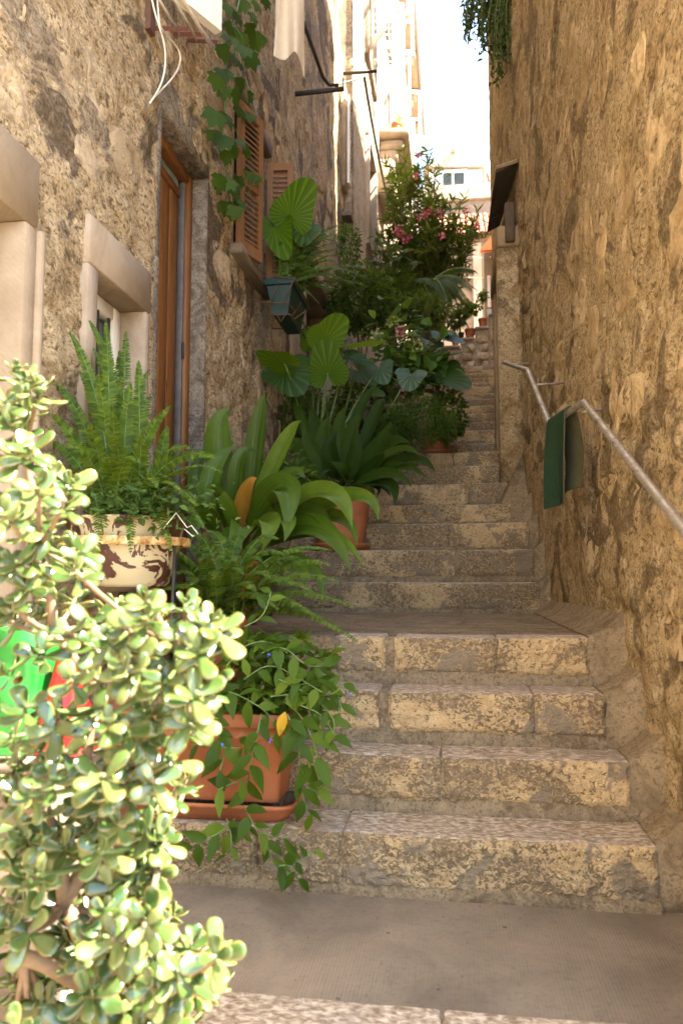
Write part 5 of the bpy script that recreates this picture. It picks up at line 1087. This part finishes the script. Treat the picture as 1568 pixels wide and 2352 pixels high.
# hanging plant at the top of the right wall
hc = P(1115, 20, Y=6.6); hp = thing('hanging_plant', 'dark trailing succulent hanging over the edge of the golden wall', 'plant', P(1165, -40, Y=6.6)); mb = MB(); mats = []; rg = np.random.default_rng(21); st = MB()
for k in range(70):
    x = rg.uniform(1062, 1180); top = P(min(1185, x + rg.uniform(0, 40)), -90 + rg.uniform(-20, 20), Y=6.6 + rg.uniform(-.25, .25)); yb_ = np.interp(x, [1060, 1090, 1120, 1140, 1160, 1185], [70, 110, 150, 205, 180, 120]) * rg.uniform(.45, 1.03); bot = P(x + rg.normal(0, 5), yb_, Y=top[1] - .05)
    pts = bez(top, (top + bot) / 2 + rg.normal(0, .06, 3) + V3(-.04, 0, .05), bot, 20); st.tube(pts[::3], .004, 4, cap=False)
    for p in pts:
        for j in range(2): mats.append(frame(p, nrm(rg.normal(0, .6, 3) + V3(0, 0, -.8)), rg.normal(0, 1, 3), rg.uniform(.03, .06)))
mb.inst(OVATE, np.array(mats)); part('foliage', mb, M['hang'], hp, kind='stuff'); part('stem', st, M['stem'], hp)

# ------------------------------------------------------------------ trailing plant in the trough
tr_ = thing('trailing_wandering_plant', 'leafy trailing plant spilling from the terracotta trough', 'plant', tp0 + V3(0, 0, .28)); TM = [Tmesh('leaf', T, M['trail']) for T in (OVATE, blade_T([.03, .2, .26, .2, .1, .01], .25, .35), blade_T([.03, .14, .19, .16, .09, .01], .5, .1))]; YL = Tmesh('leaf', OVATE, M['yellowleaf'])
rg = np.random.default_rng(77); cnt = 0; extra = []; stm = MB()
def vinestem(path, sz, step=.038, obj=True):
    global cnt
    pp = np.array(path); 
    for _ in range(2):
        nw = [pp[0]]
        for i in range(len(pp) - 1): nw += [pp[i] * .75 + pp[i + 1] * .25, pp[i] * .25 + pp[i + 1] * .75]
        pp = np.array(nw + [pp[-1]])
    mb = MB(); mb.tube(pp, .0022, 5); part('stem', mb, M['stem'], tr_)
    d = np.concatenate([[0], np.cumsum(np.linalg.norm(np.diff(pp, axis=0), axis=1))]); k = 0
    for s_ in np.arange(step * .5, d[-1] + .01, step):
        s_ = min(s_, d[-1]); p = V3(*[np.interp(s_, d, pp[:, j]) for j in range(3)]); t = nrm(V3(*[np.interp(min(s_ + .01, d[-1]), d, pp[:, j]) for j in range(3)]) - V3(*[np.interp(max(0, s_ - .01), d, pp[:, j]) for j in range(3)]))
        sd2 = nrm(np.cross(t, V3(.1, -1, .2))) * (1 if k % 2 else -1); f = nrm(sd2 * .75 + t * .6 + V3(0, -.25, -.25) + rg.normal(0, .22, 3)); nn = nrm(V3(0, -.75, .6) + rg.normal(0, .3, 3)); L = sz * rg.uniform(.75, 1.2)
        inst_part('leaf', TM[k % 3], frame(p, f, nn, L), tr_); k += 1; cnt += 1
D2 = lambda l, Y: [P(x, y, Y=Y + (dy if len(r) else 0)) for (x, y, *r) in l for dy in (r or [0])]
for pth, sz in ((((650, 1610), (690, 1640), (715, 1690), (730, 1740), (720, 1760)), .085), (((620, 1600), (700, 1590), (760, 1600), (790, 1570)), .07), (((600, 1640), (590, 1690), (575, 1750), (570, 1800), (560, 1835)), .085), (((480, 1640), (500, 1690), (520, 1720), (505, 1770)), .08), (((660, 1640), (685, 1700), (690, 1790), (720, 1820), (745, 1800)), .085), (((590, 1700), (560, 1720), (500, 1715), (440, 1710)), .075), (((570, 1790), (530, 1800), (500, 1815)), .075), (((690, 1800), (700, 1850), (715, 1870)), .07), (((560, 1850), (580, 1890), (610, 1920), (660, 1925)), .07), (((610, 1920), (620, 1970), (640, 1990), (670, 1985), (690, 2030)), .06), (((640, 1990), (700, 1975), (722, 1950)), .05), (((540, 1880), (510, 1910), (470, 1930), (440, 1950)), .075), (((520, 1880), (535, 1930), (520, 1965)), .06), (((560, 1900), (550, 1920), (570, 1900)), .05), (((600, 1500), (650, 1480), (700, 1530), (740, 1530)), .075), (((560, 1560), (620, 1520), (690, 1560), (740, 1590)), .075), (((520, 1530), (560, 1480), (620, 1470), (660, 1500)), .075), (((560, 1440), (600, 1420), (615, 1390), (622, 1360)), .055), (((640, 1560), (720, 1600), (770, 1650), (765, 1690)), .07), (((500, 1580), (560, 1600), (620, 1640), (640, 1680)), .075), (((690, 1620), (740, 1640), (770, 1690)), .06), (((650, 1590), (720, 1560), (785, 1600), (780, 1640)), .07)):
    vinestem([P(x, y, Y=2.36 - (.05 if y > 1640 else 0) - (.06 if y > 1880 else 0) + rg.uniform(-.04, .04)) for x, y in pth], sz, .036)
mats = []
for k in range(520):
    x = rg.normal(620, 75); y = rg.uniform(1460, 1640); 
    if x > 790 or x < 380 or y < 1420 + abs(x - 590) * .4: continue
    p = P(x, y, Y=rg.uniform(2.38, 2.62)); M_ = frame(p, nrm(V3(rg.normal(.1, .8), -.5, rg.normal(.1, .5))), nrm(V3(0, -.5, .8) + rg.normal(0, .35, 3)), rg.uniform(.04, .068))
    if cnt < 280: inst_part('leaf', TM[k % 3], M_, tr_); cnt += 1
    else: mats.append(M_)
if mats: mb = MB(); mb.inst(OVATE, np.array(mats)); part('foliage', mb, M['trail'], tr_, kind='stuff')
inst_part('leaf', YL, frame(P(655, 1635, Y=2.33), V3(-.25, -.3, -1), V3(0, -1, .2), .075), tr_)
for (x, y) in ((618, 1506), (622, 1702), (513, 1712), (802, 1592)): mb = MB(); bushmass(mb, P(x, y, Y=2.3), (.003, .003, .003), 6, ROUND, .007, int(x)); part('flower', mb, M['violet'], tr_)

# ------------------------------------------------------------------ pots at the head of the stairs
for k, (x, y, r, h, m, lab) in enumerate(((1078, 733, .10, .20, 'terra', 'sunlit terracotta pot with the yellow green plant on the low wall'), (1107, 706, .085, .19, 'terra', 'small terracotta pot with a bushy plant on the highest wall step'), (1122, 703, .05, .12, 'ceramic', 'small white pot beside the bushy potted plant'), (1045, 768, .07, .13, 'terra', 'terracotta pot at the lower end of the stepped wall'), (1058, 742, .06, .14, 'planter', 'dark pot on the middle step of the low wall'))):
    c = P(x, y, Y=14.05); c[2] = max(z for (a, b, z) in steps_top if a <= c[0] < b) + .002; round_pot('wall_pot', lab, c, r, h, M[m], False, group='pots on the low wall', n=16)
for k, (x, y, rx, rz, mm, T, sz, lab) in enumerate(((1075, 708, .24, .14, 'hyd', ROUND, .07, 'bright yellow green plant in a pot on the low wall'), (1108, 682, .1, .1, 'bush', OVATE, .05, 'round bushy plant in the highest pot on the wall'), (1048, 735, .2, .12, 'palm', LANCE, .16, 'spiky grey green plant on the low wall'))):
    c = P(x, y, Y=14.); t = thing('potted_plant', lab, 'plant', c - V3(0, 0, rz)); mb = MB(); bushmass(mb, c, (rx, .15, rz), 320, T, sz, 90 + k, .1); part('foliage', mb, M[mm], t, kind='stuff')
    mb = MB(); mb.tube([c - V3(0, 0, rz), c], .01, 5); part('stem', mb, M['twig'], t)
c = V3(XF + .3, 13.5, bz + .002); round_pot('balcony_pot', 'terracotta pot on the sunlit stone balcony', c, .1, .24, M['terra'], False, n=16)
bp = thing('balcony_plant', 'straggly plant growing on the sunlit balcony', 'plant', c + V3(0, 0, .24)); mb = MB(); bushmass(mb, c + V3(.05, .4, .3), (.15, .5, .22), 260, OVATE, .07, 99, .1); part('foliage', mb, M['hyd'], bp, kind='stuff'); mb = MB(); mb.tube([c + V3(0, 0, .2), c + V3(0, .2, .4)], .01, 5); part('stem', mb, M['twig'], bp)
k0 = MB(); G = np.zeros((8, 6, 3)); a = P(1052, 595, Y=15.)
for i in range(8):
    for j in range(6): G[i, j] = a + V3((j / 5 - .5) * .22, .03 * math.sin(j * 2. + i * .4), -i / 7 * .3)
k0.grid(G); k0.grid(G + V3(0, .006, 0), flip=True); solo('yellow_cloth', k0, M['yellowcloth'], 'yellow cloth hanging beside the oleander near the far houses', 'cloth')

# ------------------------------------------------------------------ jade plant in the foreground
jb = V3(-.62, 1.17, .12); jade = thing('jade_plant', 'large sunlit jade plant with fleshy leaves in the left foreground', 'plant', jb)
JT = [jade_T(.12), jade_T(.3, .06), jade_T(-.1, .085)]; JM = [Tmesh('leaf', T, M['jade']) for T in JT]; rg = np.random.default_rng(42)
tips = [(30, 850), (60, 875), (95, 905), (20, 920), (70, 940), (35, 985), (15, 1040), (70, 1030), (120, 1100), (160, 1110), (90, 1120), (40, 1130), (100, 1175), (150, 1150), (60, 1210), (15, 1200), (120, 1230), (180, 1255), (205, 1270), (90, 1290), (30, 1290), (150, 1300), (60, 1350), (110, 1340), (20, 1380), (130, 1390), (170, 1370), (80, 1420), (200, 1430), (150, 1440), (250, 1410), (290, 1440), (340, 1380), (370, 1410), (330, 1430), (420, 1390), (455, 1400), (480, 1430), (510, 1450), (400, 1440), (440, 1450), (260, 1470), (300, 1490), (350, 1490), (390, 1500), (430, 1500), (470, 1500), (220, 1480), (180, 1500), (330, 1540), (280, 1540), (380, 1560), (430, 1560), (480, 1560), (500, 1600), (450, 1610), (400, 1610), (490, 1640), (350, 1600), (440, 1660), (470, 1670), (220, 1560), (30, 1570), (100, 1530), (150, 1580), (60, 1650), (20, 1690), (110, 1680), (170, 1640), (250, 1660), (290, 1680), (330, 1650), (370, 1690), (310, 1720), (260, 1720), (200, 1700), (150, 1730), (80, 1730), (30, 1760), (360, 1740), (410, 1740), (230, 1770), (290, 1780), (350, 1790), (450, 1780), (470, 1800), (120, 1790), (60, 1820), (180, 1820), (240, 1840), (300, 1840), (360, 1850), (410, 1860), (20, 1860), (100, 1870), (150, 1890), (210, 1900), (270, 1900), (330, 1910), (390, 1920), (50, 1930), (110, 1950), (170, 1960), (230, 1970), (290, 1970), (350, 1990), (400, 1980), (20, 1990), (80, 2010), (140, 2030), (200, 2040), (260, 2040), (320, 2050), (380, 2060), (50, 2080), (30, 2150), (260, 2110), (330, 2120), (390, 2110), (290, 2170), (350, 2190), (400, 2170), (430, 2200), (460, 2180), (500, 2180), (520, 2200), (480, 2230), (440, 2250), (500, 2250), (400, 2240), (340, 2260), (280, 2250), (220, 2230), (200, 2290), (260, 2310), (320, 2320), (380, 2300), (120, 2310), (60, 2330), (160, 2350), (20, 2250), (300, 2370), (230, 2370), (410, 2290), (490, 2290), (240, 2150), (210, 2180), (180, 2120)]
hubs = [P(x, y, Y=Y) for x, y, Y in ((60, 1000, 1.22), (90, 1250, 1.22), (120, 1450, 1.25), (300, 1520, 1.28), (420, 1500, 1.25), (240, 1620, 1.3), (200, 1750, 1.28), (330, 1760, 1.25), (100, 1850, 1.2), (260, 1950, 1.25), (380, 1900, 1.22), (150, 2080, 1.2), (330, 2120, 1.2), (430, 2230, 1.15), (220, 2280, 1.15), (60, 2200, 1.15))]
par = {0: 1, 1: 2, 2: 5, 3: 5, 4: 3, 5: 6, 6: 9, 7: 9, 8: 11, 9: 11, 10: 12, 11: 14, 12: 14, 13: 12, 14: -1, 15: 14}
for i, h in enumerate(hubs):
    q = jb if par[i] < 0 else hubs[par[i]]; d_ = [i]
    while par[d_[-1]] >= 0: d_.append(par[d_[-1]])
    lv = len(d_); r1 = max(.007, .016 - .0016 * lv); mb = MB(); mid = (q + h) / 2 + rg.normal(0, .015, 3); mb.tube(bez(q, mid, h, 8), np.linspace(r1 * 1.18, r1, 8) * (1 + .08 * rg.normal(size=8)), 8); part('branch', mb, M['bark'], jade)
leaves = []
tips = [t for t in tips if not (1475 < t[1] < 1660 and t[0] < 190)] + [(12, 1560), (95, 1500), (160, 1560), (60, 1620), (130, 1640)]
tips += [(x + rg.normal(0, 24), y + rg.normal(0, 24)) for (x, y) in tips[::3] if not (1450 < y < 1690 and x < 230)] + [(rg.uniform(0, 380), rg.uniform(2050, 2420)) for _ in range(34)] + [(rg.uniform(0, 90), rg.uniform(1700, 2350)) for _ in range(8)]
for (x, y) in tips:
    x = min(x, np.interp(y, [800, 900, 1100, 1250, 1330, 1380, 1480, 1600, 1680, 1730, 1790, 1850, 2000, 2120, 2180, 2260, 2330, 2400], [70, 95, 165, 205, 180, 500, 515, 480, 440, 380, 430, 370, 370, 390, 490, 495, 400, 330]))
    tip = P(x + rg.normal(0, 6), y + rg.normal(0, 6), Y=rg.uniform(.98, 1.36)); h = min(hubs, key=lambda m_: np.linalg.norm((m_ - tip) * V3(1, .5, 1))); ax = nrm(nrm(tip - h) * .7 + V3(.1, -.25, .75) + rg.normal(0, .2, 3))
    mb = MB(); mb.tube(bez(h, (h + tip) / 2 - V3(0, 0, .02), tip, 6), np.linspace(.006, .0032, 6), 6); part('twig', mb, M['bark'] if rg.random() < .5 else M['stem'], jade)
    a0 = rg.uniform(0, pi); sz = rg.uniform(.027, .047); u1 = nrm(np.cross(ax, V3(.3, .2, .9) + rg.normal(0, .1, 3))); u2 = np.cross(ax, u1); npair = rg.integers(3, 6)
    for k in range(npair):
        el = [-.15, .2, .5, .85, 1.2][k]; s_ = sz * [1.1, 1.15, 1., .8, .5][k]
        for sg in (0, pi):
            a = a0 + k * pi / 2 + sg + rg.normal(0, .12); rad = u1 * math.cos(a) + u2 * math.sin(a); f = nrm(rad * math.cos(el) + ax * math.sin(el) + rg.normal(0, .1, 3)); nn = nrm(ax * math.cos(el) - rad * math.sin(el) + rg.normal(0, .12, 3)); leaves.append((tip - ax * (.022 - .0065 * k * 1.), f, nn, s_ * rg.uniform(.85, 1.15)))
# the largest in view one by one, the rest as one mass
def shown(l): p = l[0]; return l[3] / np.linalg.norm(p - EYE) * (1.2 if p[1] < 1.15 else 1.)
leaves.sort(key=shown, reverse=True)
for i, l in enumerate(leaves[:300]): inst_part('leaf', JM[i % 3], frame(*l), jade)
mb = MB()
for v in range(3): mb.inst(JT[v], np.array([frame(*l) for l in leaves[300 + v::3]]))
part('foliage', mb, M['jade'], jade, kind='stuff')
round_pot('jade_pot', 'terracotta pot of the foreground jade plant just below the picture', V3(-.62, 1.17, -.128), .16, .27, M['terra'], False)
# white stand with plastic bags behind the jade plant
wsn = thing('wooden_stand', 'weathered wooden box stand glimpsed behind the jade plant', 'stand', (-1.0, 1.62, 0)); k0 = MB(); k0.box((-1.2, 1.5, .04), (-.84, 1.8, .55), bev=.008); part('box', k0, M['greywood'], wsn)
k0 = MB(); k0.box((-1.22, 1.48, .553), (-.82, 1.82, .58), bev=.006); part('top', k0, M['greywood'], wsn)
for x, y in ((-1.17, 1.52), (-.9, 1.52), (-1.17, 1.74), (-.9, 1.74)): k0 = MB(); k0.box((x, y, .001), (x + .04, y + .04, .04)); part('foot', k0, M['greywood'], wsn, smooth=False)
ca, cb = P(75, 2290, Y=1.42), P(172, 2080, Y=1.42); k0 = MB(); G = np.zeros((5, 9, 3))
for i in range(5):
    for j in range(9): G[i, j] = V3(ca[0] + (cb[0] - ca[0]) * j / 8, 1.40 + .02 * abs((j % 4) - 2) + .03 * i / 4, .004 + (cb[2] - .004) * i / 4)
k0.grid(G); k0.grid(G + V3(0, .005, 0), flip=True); solo('white_card', k0, M['ceramic'], 'folded white card standing behind the jade plant near the ground', 'card', smooth=False)
def bag(name, label, c, sx, sy, h, mat, seed, flare=.35):
    th = np.linspace(0, 2 * pi, 25); zz = np.linspace(0, 1, 14); G = np.zeros((14, 25, 3))
    for i, z in enumerate(zz):
        k = 1 - flare * z; sq = (np.abs(np.cos(th))**5 + np.abs(np.sin(th))**5)**(-.2); wr_ = 1 + .30 * fbm(np.cos(th) * 1.8 + 5, np.sin(th) * 1.8 + z * 3.2, seed, 3, .6) + .35 * np.abs(fbm(np.cos(th) * 3, np.sin(th) * 3 + z * 4, seed + 3)) + .12 * math.sin(z * 9) * np.cos(th * 3 + z * 4)
        G[i] = np.stack([c[0] + sx * k * sq * wr_ * np.cos(th), c[1] + sy * k * sq * wr_ * np.sin(th), c[2] + h * z + .02 * fbm(np.cos(th) * 3, np.sin(th) * 3, seed + 7) * (z > 0)], -1)
    mb = MB(); mb.grid(G); mb.grid(np.stack([G[-1], G[-1] * .2 + .8 * G[-1].mean(0)])); return solo(name, mb, mat, label, 'bag')
g0 = P(45, 1650, Y=1.6); bag('green_plastic_bag', 'crumpled bright green plastic bag on the white stand', V3(g0[0], 1.6, .582), .085, .07, .265, M['greenbag'], 4, .25)
g1 = P(150, 1650, Y=1.58); bag('red_plastic_bag', 'crumpled red plastic bag beside the green bag', V3(g1[0], 1.58, .582), .062, .05, .225, M['redbag'], 9, .75)
# ------------------------------------------------------------------ grit and crumbs on the landings
gr = MB(); rg = np.random.default_rng(6); PB = (np.array([(-.5, -.5, 0), (.6, -.4, 0), (.45, .5, 0), (-.4, .55, 0), (.05, .0, .6)]), [(0, 1, 4), (1, 2, 4), (2, 3, 4), (3, 0, 4)], np.zeros((5, 2))); mats = []
for k in range(240):
    n = int(rg.choice([0, 0, 0, 1, 2, 3, 4, 4])); x = rg.uniform(-.7, .55); e = rg.random()**3; y = YS[n + 1] - .015 - e * (YS[n + 1] - YS[n] - .06) if n not in (0,) else 2.34 - e * .6
    mats.append(frame(V3(x, y, ZS[n] + .002), nrm(V3(rg.normal(), rg.normal(), 0)), V3(0, 0, 1), rg.uniform(.002, .006)))
gr.inst(PB, np.array(mats)); solo('grit', gr, M['twig'], 'fine grit and crumbs scattered on steps and landings', None, kind='stuff')
